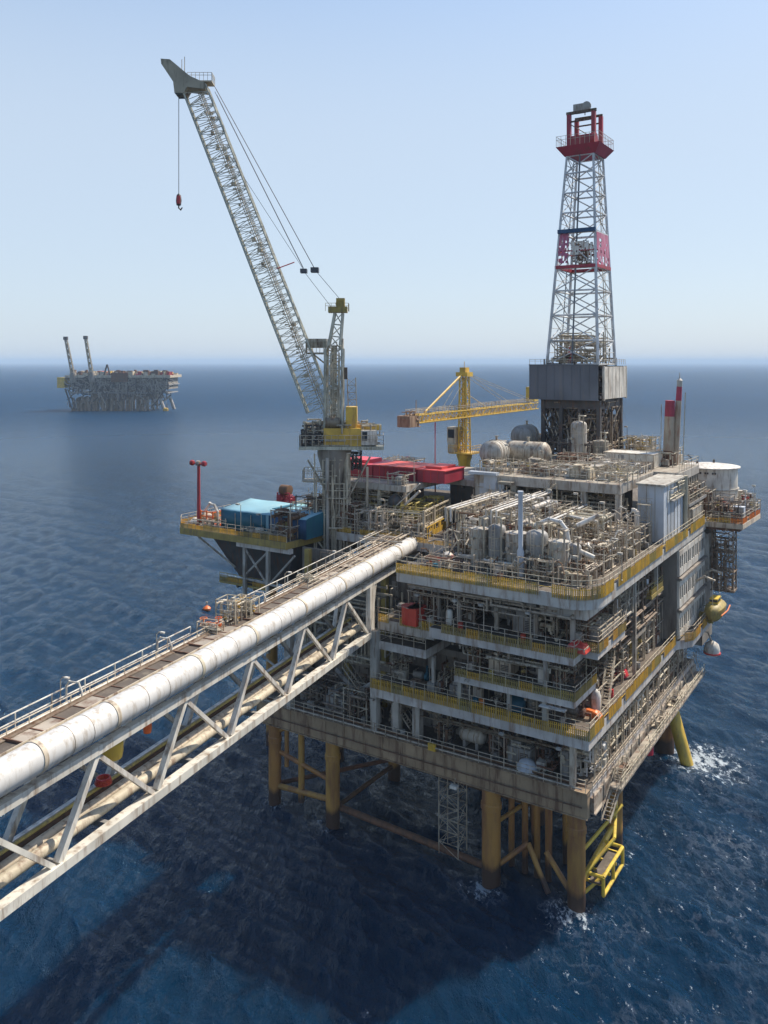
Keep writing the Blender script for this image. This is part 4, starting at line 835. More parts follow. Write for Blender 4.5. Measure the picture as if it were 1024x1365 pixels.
# ================================================================== yellow gantry crane
def ycrane():
    o = thing('yellow_crane', 'yellow crane with a long level boom and central tower left of the derrick', 'crane', PW(-43, 54.5, 30))
    m = MB(); m.lathe([(1.15, 0), (1.15, 11), (1.5, 12.2), (1.5, 12.7)], 18); m.build('pedestal', 'craney', o)
    m = MB(); m.lattice((0, 0, 12.7), (0, 0, 27.2), 1.7, 1.7, 10, .16, .08, (1, 0, 0), 1.3, 1.3); m.tube((0, 0, 12.7), (0, 0, 27), .16, 6); m.build('tower', 'craney', o)
    m = MB(); m.box(-1.2, 1.2, -1.2, 1.2, 27.2, 28.0); m.box(-.6, .6, -.8, .8, 28., 28.9); m.tube((0, 0, 28.9), (0, 0, 30), .06, 5); m.build('tower_head', 'craney', o)
    m = MB(); m.lattice((0, -20.0, 20.2), (0, 34, 20.2), 1.7, 1.3, 40, .12, .06); m.box(-.75, .75, -20.5, 34.5, 19.4, 19.5); BM = m.build('boom', 'craney', o)
    m = MB(); rail(m, [(-.9, -20), (-.9, 34)], 20.85, 1., 1.2, False, r=.05); rail(m, [(.9, -20), (.9, 34)], 20.85, 1., 1.2, False, r=.05); m.build('boom_railing', 'offw', BM)
    m = MB(); m.box(-1.2, 1.2, -22.2, -19.6, 19.0, 20.9); pipes(m, (-1.3, 1.3, -22.4, -18.5, 19, 21.9), 22, .06, .14); m.tube((0, -18, 21.3), (0, -18, 23.4), .08, 5); m.build('counterweight', 'girder', o)
    m = MB(); m.box(-1, 1, 31.5, 33.6, 21.2, 24.4); m.build('winch_house', 'craney', o)
    m = MB(); m.tube((0, -15, 21.2), (0, -.5, 27.8), .2, 6); m.build('back_stay', 'craney', o)
    m = MB()
    for k in (-.6, .6): m.tube((k, 0, 27.8), (k, 31, 21.6), .045, 4); m.tube((k, 0, 27.8), (k, 20, 21.3), .045, 4); m.tube((k, 0, 27.5), (k, -8, 21.2), .04, 4)
    m.build('stay_rope', 'offw', o)
    m = MB(); m.tube((0, 1.2, 23.8), (0, 9, 21.2), .1, 5); m.build('strut', 'white', o)
    m = MB(); m.box(-2.9, -1.1, -1.5, 1.3, 14.6, 17.6); m.box(-2.4, -1.1, -2.2, .6, 12.9, 14.6); C_ = m.build('cab', 'offw', o); MB().box(-2.7, -1.4, -1.54, -1.51, 15.6, 17.2).build('window', 'glass', C_)
    m = MB(); m.prism([(-2.2, -2.2), (2.4, -2.2), (2.4, 2.2), (-2.2, 2.2)], 12.7, 12.95); rail(m, [(-2.2, 2.2), (-2.2, -2.2), (2.4, -2.2), (2.4, 2.2)], 12.95, 1.3, .9, False, r=.05); m.build('slew_platform', 'craney', o)
    m = MB(); m.tube((0, -11.3, 19.2), (0, -11.3, 6.4), .13, 5); m.build('hoist_rope', 'pink', o)
    m = MB(); m.box(-.5, .5, -11.9, -10.7, 5.4, 6.6); m.tube((0, -11.3, 5.4), (0, -11.3, 4.6), .15, 6); m.build('hook_block', 'rust', o)
ycrane()
# ================================================================== derrick
def derrick():
    o = thing('drilling_derrick', 'tall red and white lattice drilling derrick above a dark grey box', 'derrick', PW(0, 0, 0))
    x0, x1 = fx(706, 55), fx(800, 55); y0, y1 = 55, 69.5
    def b(mb, n, m, par=None): return mb.build(n, m, par or o)
    # windwall box
    m = MB(); m.box(x0, x1-.4, y0, y0+.25, 53.4, 59.3)
    for k in range(9): X = x0+(x1-x0-.4)*k/8; m.box(X-.05, X+.05, y0-.06, y0, 53.4, 59.3)
    m.box(x0, x0+.25, y0+.25, y1, 53.4, 59.3); m.box(x0-.1, x1-.3, y0-.1, y0+.3, 59.3, 59.5); m.box(x0-.1, x1-.3, y0-.1, y0+.3, 53.2, 53.4); WW = b(m, 'windwall', 'darkgrey')
    m = MB(); m.box(x1, x1+.25, y0+1.6, y1, 53.4, 59.1); m.box(x1-.1, x1+.32, y0+1.5, y0+1.75, 53.2, 59.2); m.box(x1-.1, x1+.32, y1-.2, y1+.1, 53.2, 59.2)
    for k in range(1, 6): Y = y0+1.6+(y1-y0-1.6)*k/6; m.box(x1+.25, x1+.3, Y-.05, Y+.05, 53.4, 59.1)
    b(m, 'windwall', 'white'); m = MB(); m.box(x0+.3, x1-.3, y1-.3, y1, 53.4, 59.2); b(m, 'windwall', 'darkgrey')  # sunny-side panel in white, its sunlit brightness put into the paint
    m = MB(); m.box(x0+.3, x1-.05, y0+.3, y1-.35, 53.5, 54.0); m.box(x0+2, x1-.5, y0+1.0, y1-1, 51.6, 53.2); b(m, 'drill_floor', 'dark')
    m = MB(); rail(m, [(x0, y0), (x1, y0), (x1, y1)], 59.5, .9, 1.1, False); b(m, 'railing', 'galv')
    m = MB(); pipes(m, (x0+2, x1-1, y0+1, y1-1, 54, 61.5), 60, .08, .22); b(m, 'rig_floor_machinery', 'dark')
    m = MB(); pipes(m, (x0+2, x1-1, y0+1.5, y1-2, 59, 65.5), 55, .06, .14, vert=0); b(m, 'rig_floor_machinery', 'galv')
    m = MB(); m.lathe([(.3, 59), (.5, 59.2), (.5, 62.3), (.2, 62.8)], 10, (x0+6, y0+5, 0)); b(m, 'top_drive', 'red')
    # substructure legs
    lx = (x0+2.2, x1-.6); ly = (y0+1.2, y1-1); S = MB()
    for X in lx:
        for Y in ly: b(MB().box(X-.35, X+.35, Y-.35, Y+.35, 43.03, 53.2), 'substructure_leg', 'dark')
    for k in (.33, .66):
        for Y in ly: X = lx[0]+(lx[1]-lx[0])*k; b(MB().box(X-.3, X+.3, Y-.3, Y+.3, 43.03, 52), 'substructure_leg', 'dark')
    S = MB()
    for Y in (ly[0], ly[1], (ly[0]+ly[1])/2):
        for i in range(3):
            a, c = lx[0]+(lx[1]-lx[0])*i/3, lx[0]+(lx[1]-lx[0])*(i+1)/3
            for z in (43, 48): S.tube((a, Y, z), (c, Y, z+5), .15, 5); S.tube((c, Y, z), (a, Y, z+5), .15, 5)
        S.tube((lx[0], Y, 48), (lx[1], Y, 48), .18, 5)
    for X in lx:
        for i in range(3):
            a, c = ly[0]+(ly[1]-ly[0])*i/3, ly[0]+(ly[1]-ly[0])*(i+1)/3
            for z in (43, 48): S.tube((X, a, z), (X, c, z+5), .15, 5); S.tube((X, c, z), (X, a, z+5), .15, 5)
    b(S, 'substructure_bracing', 'dark')
    m = MB(); pipes(m, (lx[0]-.3, lx[1]+.3, ly[0]-.5, ly[1]+.5, 43, 53), 130, .06, .2, vert=.15, seg=(3, 6)); b(m, 'riser_pipework', 'steel')
    # random leaning members (hoses) inside the substructure
    m = MB()
    for _ in range(110):
        p = Vector((rnd.uniform(*lx), rnd.uniform(ly[0]-.4, ly[1]), rnd.uniform(43, 48))); m.tube(p, p+Vector((rnd.uniform(-2, 2), rnd.uniform(-1, 1), rnd.uniform(2, 5))), rnd.uniform(.05, .13), 5)
    b(m, 'hose_bundle', 'offw'); m = MB()
    for _ in range(90):
        p = Vector((rnd.uniform(*lx), rnd.uniform(ly[0]-.4, ly[1]), rnd.uniform(43, 50))); m.tube(p, p+Vector((rnd.uniform(-1.5, 1.5), rnd.uniform(-1, 1), rnd.uniform(1.5, 4))), rnd.uniform(.08, .2), 5)
    b(m, 'hose_bundle', 'dark')
    # tower
    bx0, bx1 = fx(729, 57), fx(797, 57); by0, by1 = 57, 66.8; tx0, tx1 = fx(756, 59.6), fx(791, 59.6); ty0, ty1 = 59.6, 64.9; zb, zt = 59.3, 97.8
    def cr_(i, z):
        t = (z-zb)/(zt-zb); X0, X1, Y0, Y1 = bx0+(tx0-bx0)*t, bx1+(tx1-bx1)*t, by0+(ty0-by0)*t, by1+(ty1-by1)*t
        return Vector([(X0, Y0, z), (X1, Y0, z), (X1, Y1, z), (X0, Y1, z)][i])
    for i in range(4): b(MB().tube(cr_(i, zb), cr_(i, zt), .30, 6, .22), 'derrick_leg', 'dsteel')
    zs = [59.5, 63.8, 68.4, 72.8, 76.9, 83.3, 87, 90.6, 94.2, 97.4]
    for f_ in range(4):
        g = MB(); r_ = MB(); j = (f_+1) % 4
        for k, z in enumerate(zs):
            tgt = g; tgt.tube(cr_(f_, z), cr_(j, z), .17 if k not in (4, 5) else .22, 5)
            if k < len(zs)-1:
                z2 = zs[k+1]
                if f_ == 0 and k in (5, 6, 7): mid = (cr_(f_, z2)+cr_(j, z2))/2; g.tube(cr_(f_, z2-1.6), cr_(f_, z2).lerp(cr_(j, z2), .25), .09, 5); g.tube(cr_(j, z2-1.6), cr_(j, z2).lerp(cr_(f_, z2), .25), .09, 5)
                elif f_ == 1 or f_ == 3:
                    g.tube(cr_(f_, z), cr_(j, z2), .09, 5); g.tube(cr_(j, z), cr_(f_, z2), .09, 5); zm = (z+z2)/2; g.tube(cr_(f_, zm), cr_(j, zm), .07, 5); g.tube(cr_(f_, zm), cr_(j, z2), .05, 4)
                else: g.tube(cr_(f_, z), cr_(j, z2), .12, 5); g.tube(cr_(j, z), cr_(f_, z2), .12, 5)
        b(g, 'bracing', 'dsteel')
    g = MB(); c0 = lambda z: (cr_(0, z)+cr_(1, z))/2
    g.tube(c0(zb), c0(zt), .16, 6); c1 = lambda z: (cr_(1, z)+cr_(2, z))/2; g.tube(c1(zb), c1(zt), .08, 5); g.tube(cr_(3, zb).lerp(cr_(0, zb), .3), cr_(3, zt).lerp(cr_(0, zt), .3), .1, 5); b(g, 'guide_rail', 'darkgrey')
    g = MB()
    for k in range(40): z = zb+1+k*1.02; p = c1(z)+Vector((.1, 0, 0)); g.tube(p+Vector((0, -.7, 0)), p+Vector((0, .7, 0)), .035, 4)
    g.tube(c1(zb)+Vector((.15, -.7, 0)), c1(zt)+Vector((.15, -.5, 0)), .05, 4); g.tube(c1(zb)+Vector((.15, .7, 0)), c1(zt)+Vector((.15, .5, 0)), .05, 4); b(g, 'ladder', 'offw')
    # blue-grey beam and red belt with faded sheeting
    g = MB(); g.box(tx0-1.2, bx1-.8, by0+.9, by0+1.6, 83.2, 83.9); b(g, 'monkey_board_beam', 'dblue')
    g = MB(); z = 77.1
    for f_ in range(4): j = (f_+1) % 4; g.tube(cr_(f_, z), cr_(j, z), .42, 4); g.tube(cr_(f_, 80.), cr_(j, 80.), .16, 4)
    b(g, 'red_belt', 'dred')
    def sheet(f_, u0, u1, z0, z1, m_, hole=.0, nx=10, nz=8):
        s = MB(); j = (f_+1) % 4
        for a in range(nx):
            for c in range(nz):
                if rnd.random() < hole*(1.2-c/nz): continue
                za, zc = z0+(z1-z0)*c/nz, z0+(z1-z0)*(c+1)/nz; ua, ub = u0+(u1-u0)*a/nx, u0+(u1-u0)*(a+1)/nx
                P = [cr_(f_, za).lerp(cr_(j, za), ua), cr_(f_, za).lerp(cr_(j, za), ub), cr_(f_, zc).lerp(cr_(j, zc), ub), cr_(f_, zc).lerp(cr_(j, zc), ua)]; n_ = Vector(((0, -1, 0), (1, 0, 0), (0, 1, 0), (-1, 0, 0))[f_])*.12
                q = [tuple(p+n_) for p in P]+[tuple(p+n_*1.6) for p in P]; s.add(q, [(3, 2, 1, 0), (4, 5, 6, 7), (0, 1, 5, 4), (1, 2, 6, 5), (2, 3, 7, 6), (3, 0, 4, 7)])
        b(s, 'wind_sheet', m_)
    sheet(1, .05, .98, 76.9, 83.2, 'pink', .3, 14, 12); sheet(0, .0, .28, 77.8, 83.3, 'pink', .5, 7, 12); sheet(0, .35, .95, 77.6, 81.6, 'white', .74, 16, 10); sheet(3, .5, 1., 77.5, 83, 'dred', .6, 6)
    g = MB(); pipes(g, (bx0+3.5, bx1-2.5, by0+2, by0+6, 77.6, 82), 60, .04, .1, vert=0); b(g, 'monkey_board', 'steel')
    # crown
    cx, cy = (tx0+tx1)/2, (ty0+ty1)/2; g = MB(); g.add([(cx-2.9, cy-2.9, 97.40), (cx+2.9, cy-2.9, 97.40), (cx+2.9, cy+2.9, 97.40), (cx-2.9, cy+2.9, 97.40), (cx-4.1, cy-4.1, 99.00), (cx+4.1, cy-4.1, 99.00), (cx+4.1, cy+4.1, 99.00), (cx-4.1, cy+4.1, 99.00)], [(3, 2, 1, 0), (4, 5, 6, 7), (0, 1, 5, 4), (1, 2, 6, 5), (2, 3, 7, 6), (3, 0, 4, 7)])
    CP = b(g, 'crown_platform', 'dred'); g = MB(); rail(g, [(cx-4, cy-4), (cx+4, cy-4), (cx+4, cy+4), (cx-4, cy+4), (cx-4, cy-4)], 99.00, 1.9, .9, False, r=.04); b(g, 'railing', 'galv', CP)
    g = MB(); g.box(cx-2.6, cx+2.6, cy-2.3, cy-1.8, 99.00, 101.10); g.box(cx-2.2, cx+2.2, cy-1.2, cy+2, 99.00, 100.50); g.lathe([(.1, -.5), (1.1, -.5), (1.1, .5), (.1, .5)], 14, (cx+2.4, cy-2.4, 100.00), 'x'); b(g, 'crown_block', 'dred')
    g = MB()
    for X in (cx-2.3, cx+2.3):
        for Y in (cy-2, cy+2): b(MB().box(X-.35, X+.35, Y-.35, Y+.35, 99.00, 105.10), 'crown_post', 'dred'); g = MB(); g.box(cx-2.8, cx+2.8, cy-2.2, cy-1.8, 105.10, 105.60); g.box(cx-2.6, cx+2.6, cy+1.8, cy+2.2, 105.10, 105.50); g.tube((cx-2.3, cy-2, 103.80), (cx+2.3, cy-2, 103.80), .18, 5); g.tube((cx-2, cy-2, 103.30), (cx+1.8, cy-2, 100.60), .08, 5); g.tube((cx-2.3, cy+2, 103.90), (cx+2.3, cy+2, 103.90), .16, 5); g.tube((cx+1, cy-1, 98.80), (cx+1, cy-1, 101.10), .22, 5); b(g, 'crown_beam', 'steel')
    g = MB(); g.box(cx-1.9, cx-.1, cy-1, cy+.6, 105.80, 107.20); g.lathe([(.1, -.2), (.9, -.1), (.9, .1), (.1, .2)], 14, (cx+.6, cy-1, 106.50), 'y'); g.tube((cx, cy, 105.20), (cx, cy, 106.30), .1, 5); b(g, 'crown_antenna', 'lgrey')
derrick()

# ================================================================== things standing on the decks
D0, D1, D2, D3, D4, D5 = 'lowest deck', 'second deck up', 'third deck up', 'fourth deck up', 'open top deck', 'raised derrick deck'
LM, LCN, RW, MZ = 'far left module', 'left cantilever deck', 'right wing deck', 'mezzanine under the raised deck'
z0, z1, z2, z3, z4, z5 = 13.53, 19.7, 23.35, 28.13, 34.65, 43.05
# row of tall weathered vessels on the top deck
for i, (px, r, h) in enumerate(((640, 1.15, 4.6), (663, 1.1, 4.9), (688, 1.3, 4.6), (716, 1.35, 4.6), (745, 1.2, 4.2))):
    vvessel(fx(px, 6.3), 6.3, z4, r, h, ('lgrey', 'grey', 'lgrey', 'grey', 'lgrey')[i], where=D4, top='dome' if i % 2 else 'flat')
vvessel(fx(652, 10), 10, z4, 1.0, 5.2, 'grey', where=D4); vvessel(fx(700, 10.4), 10.4, z4, 1.1, 5.0, 'lgrey', where=D4); vvessel(fx(765, 8), 8, z4, .9, 3.4, 'grey', where=D4)
t = thing('standpipe', 'tall plain pale blue pipe standing in front of the grey vessel row', 'pipe', PW(fx(694, 4.2), 4.2, z4)); MB().lathe([(.42, 0), (.42, 3), (.28, 3.4), (.28, 9.8), (.34, 9.9), (.34, 10.1)], 16).build('shell', 'box', t); MB().lathe([(.42, 0), (.6, 0), (.6, .12), (.42, .12)], 16).build('flange', 'galv', t)
# top deck pipework rising towards the raised module
k = 0
for (x, y, w_, d_, h_, kd, dn) in ((-23.5, 13, 5.5, 5, 5.6, 'pale', 1.2), (-17.6, 13, 5.5, 5, 5.2, 'white', 1.1), (-11.8, 12.5, 5.3, 5.5, 4.6, 'pale', 1.2), (-6.2, 10, 4.6, 6, 3.4, 'pale', 1.3), (-23.5, 19, 6, 6, 6.3, 'pale', .8), (-17, 19, 6, 6, 5.8, 'grey', .8), (-10.6, 19, 4.6, 6, 5.4, 'pale', .9), (-5.6, 17.5, 4.4, 6, 3.6, 'pale', 1.1), (-9.5, 3.0, 4.3, 5, 2.6, 'pale', 1.4), (-4.9, 3.8, 3.6, 5, 1.9, 'rusty', 1.4), (-14.5, 2.2, 4.6, 3.0, 1.6, 'pale', 1.), (-22, 2.2, 6.5, 2.4, 1.2, 'rusty', .8), (-5.2, 24.5, 3.6, 5.5, 3.3, 'rusty', 1.), (-12, 25, 5.5, 2.0, 4.2, 'white', 1.1), (-20, 25, 6, 1.8, 5.2, 'pale', 1.1)):
    pipework(x, y, z4, w_, d_, h_, kd, dn, where=D4)
# overhead pipe racks crossing the top deck
for (x, y, L_, zz, kd) in ((-20.5, 9, 17, 40.6, 'offw'), (-14.5, 8.5, 17.5, 41.0, 'white'), (-8.6, 11, 15, 39.6, 'galv')):
    t = thing('pipe_rack', 'high pale rack of parallel pipes', 'pipe rack', PW(x, y, z4), PANG+R(90), where=D4)
    f = MB(); n = int(L_/3.5)
    for i in range(n+1):
        for Y in (0, 1.6): f.tube((L_*i/n, Y, 0), (L_*i/n, Y, zz-z4), .12, 4)
        f.box(L_*i/n-.1, L_*i/n+.1, -.3, 1.9, zz-z4, zz-z4+.2)
    f.build('frame', 'galv', t)
    for q in (0, 2, 4): MB().path([(-.5, .1+.36*q, -1.2+zz-z4), (-.5, .1+.36*q, zz-z4+.35), (L_+.5, .1+.36*q, zz-z4+.35), (L_+.5, .1+.36*q, zz-z4-1.5*rnd.random())], rnd.uniform(.09, .16), 8).build('pipe_run', (kd, 'offw', 'pipewhite', 'galv', 'lgrey')[q], t)
# swan-neck pipe and white slanting pipes
t = thing('swan_neck_pipe', 'thick pale swan neck pipe arching down onto the top deck', 'pipe', PW(fx(745, 9.5), 9.5, z4+3.5)); MB().path([(-3.2, 0, 1.6), (-1.2, 0, 2.6), (0.2, 0, 2.4), (1., 0, 1.5), (1.3, 0, -.2), (1.3, 0, -3.4)], .26, 10).build('pipe', 'pipewhite', t); MB().tube((-3.4, 0, 1.5), (-3.1, 0, 1.65), .42, 12).build('flange', 'galv', t)
for (x, y, z, dx, dy, dz, r, l) in ((-4.3, 8, 37.8, 2.2, 0, -.7, .3, 'stout white pipe stub leaning over the front corner of the top deck'), (-6.4, 14, 39.4, 2.3, 1.5, 1.3, .3, 'short white duct slanting upward in the middle of the top deck'), (-8, 16, 40.1, 3.6, 0, -.3, .2, 'white capped pipe lying across the top deck pipework')):
    t = thing('pipe_stub', l, 'pipe', PW(x, y, z)); MB().tube((0, 0, 0), (dx, dy, dz), r, 12).build('pipe', 'white', t); MB().tube((0, 0, 0), (0, 0, 34.7-z), .07, 5).tube((dx, dy, dz), (dx, dy, 34.7-z), .07, 5).build('support', 'galv', t)
for (px, y, h_) in ((805, 13, 8.0), (806, 25, 6), (770, 3, 3.4), (840, 26, 4.), (700, 12, 8), (735, 16, 8.5), (770, 18, 8.), (665, 14, 7.4), (829, 9, 3.)):
    lamppost(fx(px, y), y, z4, h_, where=D4)
# the tall pale blue clad house at the sunny edge
t = thing('plant_house', 'tall pale blue grey clad house on the sunny edge of the top deck', 'building', PW(-3.9, 32, z4))
b = MB(); b.box(0, 3.6, 0, 11.5, 0, 7.9); b.build('wall', 'box', t); m_ = MB(); m_.prism([(-.25, -.3), (3.9, -.3), (3.9, 11.8), (-.25, 11.8)], 7.9, 8.15); m_.build('roof', 'lgrey', t)
m_ = MB()
for k in range(1, 6): m_.box(3.6, 3.66, 11.5*k/6-.05, 11.5*k/6+.05, .1, 7.8)
for k in range(1, 3): m_.box(3.6*k/3-.04, 3.6*k/3+.04, -.05, 0, .1, 7.8)
m_.build('cladding_rib', 'lgrey', t); m_ = MB(); pipes(m_, (3.7, 4.1, 2, 11, 5.5, 7.9), 12, .05, .1); m_.tube((3.95, 11.2, 0), (3.95, 11.2, 8.2), .35, 10); m_.build('wall_pipe', 'offw', t)
m_ = MB(); m_.box(1.0, 2.0, -.06, -.001, .05, 2.2); m_.build('door', 'grey', t); m_ = MB(); m_.box(3.67, 4.2, 3, 7.5, 5.4, 5.6); m_.build('awning', 'grey', t)
scaffold(-3.2, 29.3, z4, 1.6, 1.4, 5.4, where=D4); scaffold(-22.5, 27.0-1.5, z4, 2, 1.2, 7.5, where=D4)
container(-2.4, 46, z4, 2.8, 6, 2.7, 'white', where=D4, label='white container against the rail behind the pale blue house')
pipework(-.9, 44.5, z4+.0, 1.2, 9, 3.0, 'pale', 1.1, where=D4)
pipework(-.8, 44.5, 38.45, 1.0, 11, 2.2, 'rusty', 1., where=D4)
# mezzanine beneath the raised module
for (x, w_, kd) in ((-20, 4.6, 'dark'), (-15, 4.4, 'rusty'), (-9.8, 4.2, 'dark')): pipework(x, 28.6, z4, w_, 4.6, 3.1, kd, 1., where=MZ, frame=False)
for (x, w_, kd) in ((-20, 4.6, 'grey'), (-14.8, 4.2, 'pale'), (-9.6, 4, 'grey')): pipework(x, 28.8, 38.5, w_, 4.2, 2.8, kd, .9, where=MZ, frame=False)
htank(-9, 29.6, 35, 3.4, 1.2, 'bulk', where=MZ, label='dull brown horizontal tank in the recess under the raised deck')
# on the raised deck
def onx(px, y): return fx(px, y)
htank(onx(690, 40), 40, z5, 9.5, 1.75, 'galv', where=D5, label='big pale horizontal tank lying left of the derrick'); htank(onx(656, 34.5), 35.5, z5, 3.4, 1.9, 'lgrey', 'y', where=D5, label='squat domed white tank end at the left edge of the raised deck')
htank(onx(700, 52), 52, z5+1.4, 4, 1.9, 'grey', 'y', where=D5, label='dark domed tank behind the long horizontal tank left of the derrick')
vvessel(onx(772, 49), 49, z5, 1.3, 6.3, 'lgrey', where=D5, label='slim pale upright column vessel in front of the derrick base'); vvessel(onx(801, 50), 50, z5, 1.25, 3.6, 'bulk', where=D5, top='flat', label='squat rusty upright tank right of the pale column vessel')
container(onx(805, 47), 47, z5, 8.0, 5.0, 2.2, 'white', where=D5, label='low white container on the raised deck right of the derrick'); container(onx(771, 33), 33, z5-.01, 3, 4, 1.5, 'lgrey', where=D5, label='low grey container near the front of the raised deck')
for (px, y, w_, d_, h_, kd, dn) in ((640, 29, 5, 4, 1.8, 'pale', 1.2), (682, 29.5, 6, 5, 1.6, 'rusty', 1.2), (720, 30, 6, 5, 1.8, 'pale', 1.2), (765, 36, 6, 6, 1.8, 'white', 1.3), (790, 29, 5, 5, 1.4, 'pale', 1.4), (735, 38, 6, 6, 2.2, 'rusty', 1.1), (805, 38, 5.5, 6, 1.3, 'white', 1.3), (830, 41, 3.2, 5, 1.2, 'pale', 1.3), (738, 48, 6, 5, 3.2, 'dark', 1.), (855, 51, 5, 5, 2.2, 'pale', 1.2), (825, 66, 6, 5, 3., 'yellowish', 1.), (690, 60, 6, 6, 3., 'pale', .9)):
    pipework(onx(px, y), y, z5, w_, d_, h_, kd, dn, where=D5)
for (px, y, h_) in ((836, 64, 5), (724, 30, 3.4), (862, 46, 5), (678, 31, 4)): lamppost(onx(px, y), y, z5, h_, where=D5, m='dark' if px == 836 else 'offw')
for (px, y, m) in ((760, 30, 'offw'), (700, 34, 'bulk'), (785, 41, 'lgrey')): clutterbox(onx(px, y), y, z5, 3, 2.4, 1.9, m, where=D5)
# chimney pair
t = thing('exhaust_stack', 'leaning pair of red banded rusty exhaust stacks at the far right', 'chimney', PW(fx(890, 54), 54, 40)); 
def stack(n, x, y, bands, r0, tilt):
    for (za, zb_, m) in bands: MB().tube((x+tilt*za, y, za), (x+tilt*zb_, y, zb_), r0-.012*za, 20, r0-.012*zb_).build(n, m, t)
stack('stack_pipe', 0, 0, ((0, 5.4, 'rust'), (5.4, 11, 'conc'), (11, 13.6, 'chimred')), .92, .03); stack('stack_pipe', .75, .8, ((1, 13.6, 'conc'), (13.6, 15.9, 'chimred'), (15.9, 16.8, 'lgrey')), .62, .06)
MB().lathe([(.4, 16.8), (.5, 16.9), (.1, 17.3), (.05, 18.2)], 12, (1.75, .8, 0)).build('cap', 'lgrey', t); MB().tube((2.6, -.7, 3), (3.0, -.7, 15), .08, 5).tube((-.9, -1.1, 0), (-.7, -1.1, 13), .06, 5).build('conduit', 'galv', t)
# behind: second derelict items beyond the stacks
vvessel(fx(910, 76), 76, z4, .9, 5.5, 'dark', where=D4, label='small dark upright vessel beyond the exhaust stacks'); t = thing('rusty_hopper', 'rust brown hopper beside the dark vessel behind the white round tank', 'hopper', PW(fx(922, 76), 76, 38.5)); MB().lathe([(.6, -3.9), (.6, 0), (1.4, 1), (1.4, 2.6), (1.0, 2.7)], 10).build('shell', 'rust', t); MB().path([(0, 0, 2.6), (0, 0, 3.4), (-.6, 0, 4)], .1, 5).build('pipe', 'dark', t)
# white round tank
t = thing('storage_tank', 'large round white storage tank with a low cone roof at the far right', 'tank', PW(-1.6, 68.5, 34.6))
MB().lathe([(4.5, 0), (4.5, 6.9)], 48).build('shell', 'white', t); MB().lathe([(4.95, 6.9), (4.95, 7.05), (1.5, 7.5), (.01, 7.6)], 48).build('roof', 'white', t)
MB().lathe([(4.5, 3.2), (4.75, 3.2), (4.75, 3.4), (4.5, 3.4)], 48).build('wind_girder', 'lgrey', t); m_ = MB()
for a in range(-8, 9): 
    if a % 3: m_.tube((4.55*math.cos(R(-110+a*5)), 4.55*math.sin(R(-110+a*5)), 6.2), (4.55*math.cos(R(-107+a*5)), 4.55*math.sin(R(-107+a*5)), 6.2), .22, 4)
m_.build('vent', 'dark', t); m_ = MB(); pipes(m_, (-4.6, 1, -5.4, -4.4, 0, 3.5), 30, .06, .14); m_.build('pipe_run', 'offw', t)
m_ = MB(); m_.tube((.5, .5, 7.5), (.5, .5, 8.1), .2, 8); m_.tube((-2, -1, 7.2), (-2, -1, 7.8), .15, 8); m_.build('roof_vent', 'dark', t)
for (x, y, w_, d_, h_, kd) in ((-3.5, 57, 4, 5.5, 4, 'rusty'), (.9, 55.2, 4.5, 4, 2.6, 'dark'), (3.2, 62.5, 3.5, 5, 2.0, 'white'), (-8, 58, 4, 5, 5, 'pale'), (1, 60, 2.2, 4, 3, 'rusty'), (4.2, 64, 2, 1.6, 3.2, 'white')): pipework(x, y, 34.55, w_, d_, h_, kd, 1.2, where=RW)
cabinet(4.3, 57, 34.36, 1.6, 1.2, 2.2, 'box', where=RW); clutterbox(2.0, 58.2, 34.36, 2.4, 1.6, 1.4, 'orange', where=RW); cabinet(2, 74, 34.36, 1.4, 1, 2.4, 'white', where=RW); lamppost(6.2, 65, 34.36, 4.6, where=RW, m='box'); lamppost(5.6, 60, 34.36, 4.4, where=RW, m='box')
# lifeboat hung below the right wing
def lifeboat():
    t = thing('lifeboat', 'yellow green enclosed lifeboat hanging under the right wing deck', 'lifeboat', PW(2.9, 50.5, 21.4))
    prof = []
    vs = []; n = 14; secs = ((-3.4, .15, .5), (-3.0, .9, .9), (-2, 1.35, 1.25), (0, 1.5, 1.4), (2, 1.35, 1.3), (3.0, .85, .95), (3.4, .15, .5))
    for (y, rx, rz_) in secs:
        for i in range(n): a = 2*math.pi*i/n; s = math.sin(a); vs.append((rx*math.cos(a)*(1 if s > 0 else .85), y, rz_*s*(1.0 if s > 0 else 1.15)))
    fs = [(k_*n+i, k_*n+(i+1) % n, (k_+1)*n+(i+1) % n, (k_+1)*n+i) for k_ in range(len(secs)-1) for i in range(n)]+[tuple(range(n))[::-1], tuple(range(len(vs)-n, len(vs)))]
    m = MB(); m.add(vs, fs); m.build('hull', 'oly', t); m = MB(); m.box(-.6, .6, -1.6, .9, 1.2, 2.0); C_ = m.build('canopy', 'craney', t); MB().box(-.61, .61, -1.62, -1.6, 1.5, 1.85).box(.605, .62, -1.3, .6, 1.5, 1.85).build('window', 'glass', C_)
    m = MB(); m.path([(1.5, -3.4, .1), (1.75, 0, .1), (1.5, 3.2, .1)], .1, 5); m.build('fender', 'orange', t)
    d = thing('lifeboat_davit', 'pale steel davit frame holding the yellow green lifeboat', 'davit', PW(1.0, 50.5, 19.7)); m = MB()
    for Y in (-2.6, 2.6): m.path([(-.6, Y, 0), (-.6, Y, 6.2), (.8, Y, 7.2), (2.2, Y, 6.8)], .18, 5); m.tube((2.0, Y, 6.8), (1.95, Y, 3.0), .05, 4)
    for z in (3.2, 6.2): m.tube((-.6, -2.6, z), (-.6, 2.6, z), .12, 4)
    m.build('frame', 'offw', d); pipes(MB(), (-.6, 2.2, -2.8, 2.8, -.2, 2.0), 20, .05, .1).build('guard_bars', 'oly', d)
lifeboat()
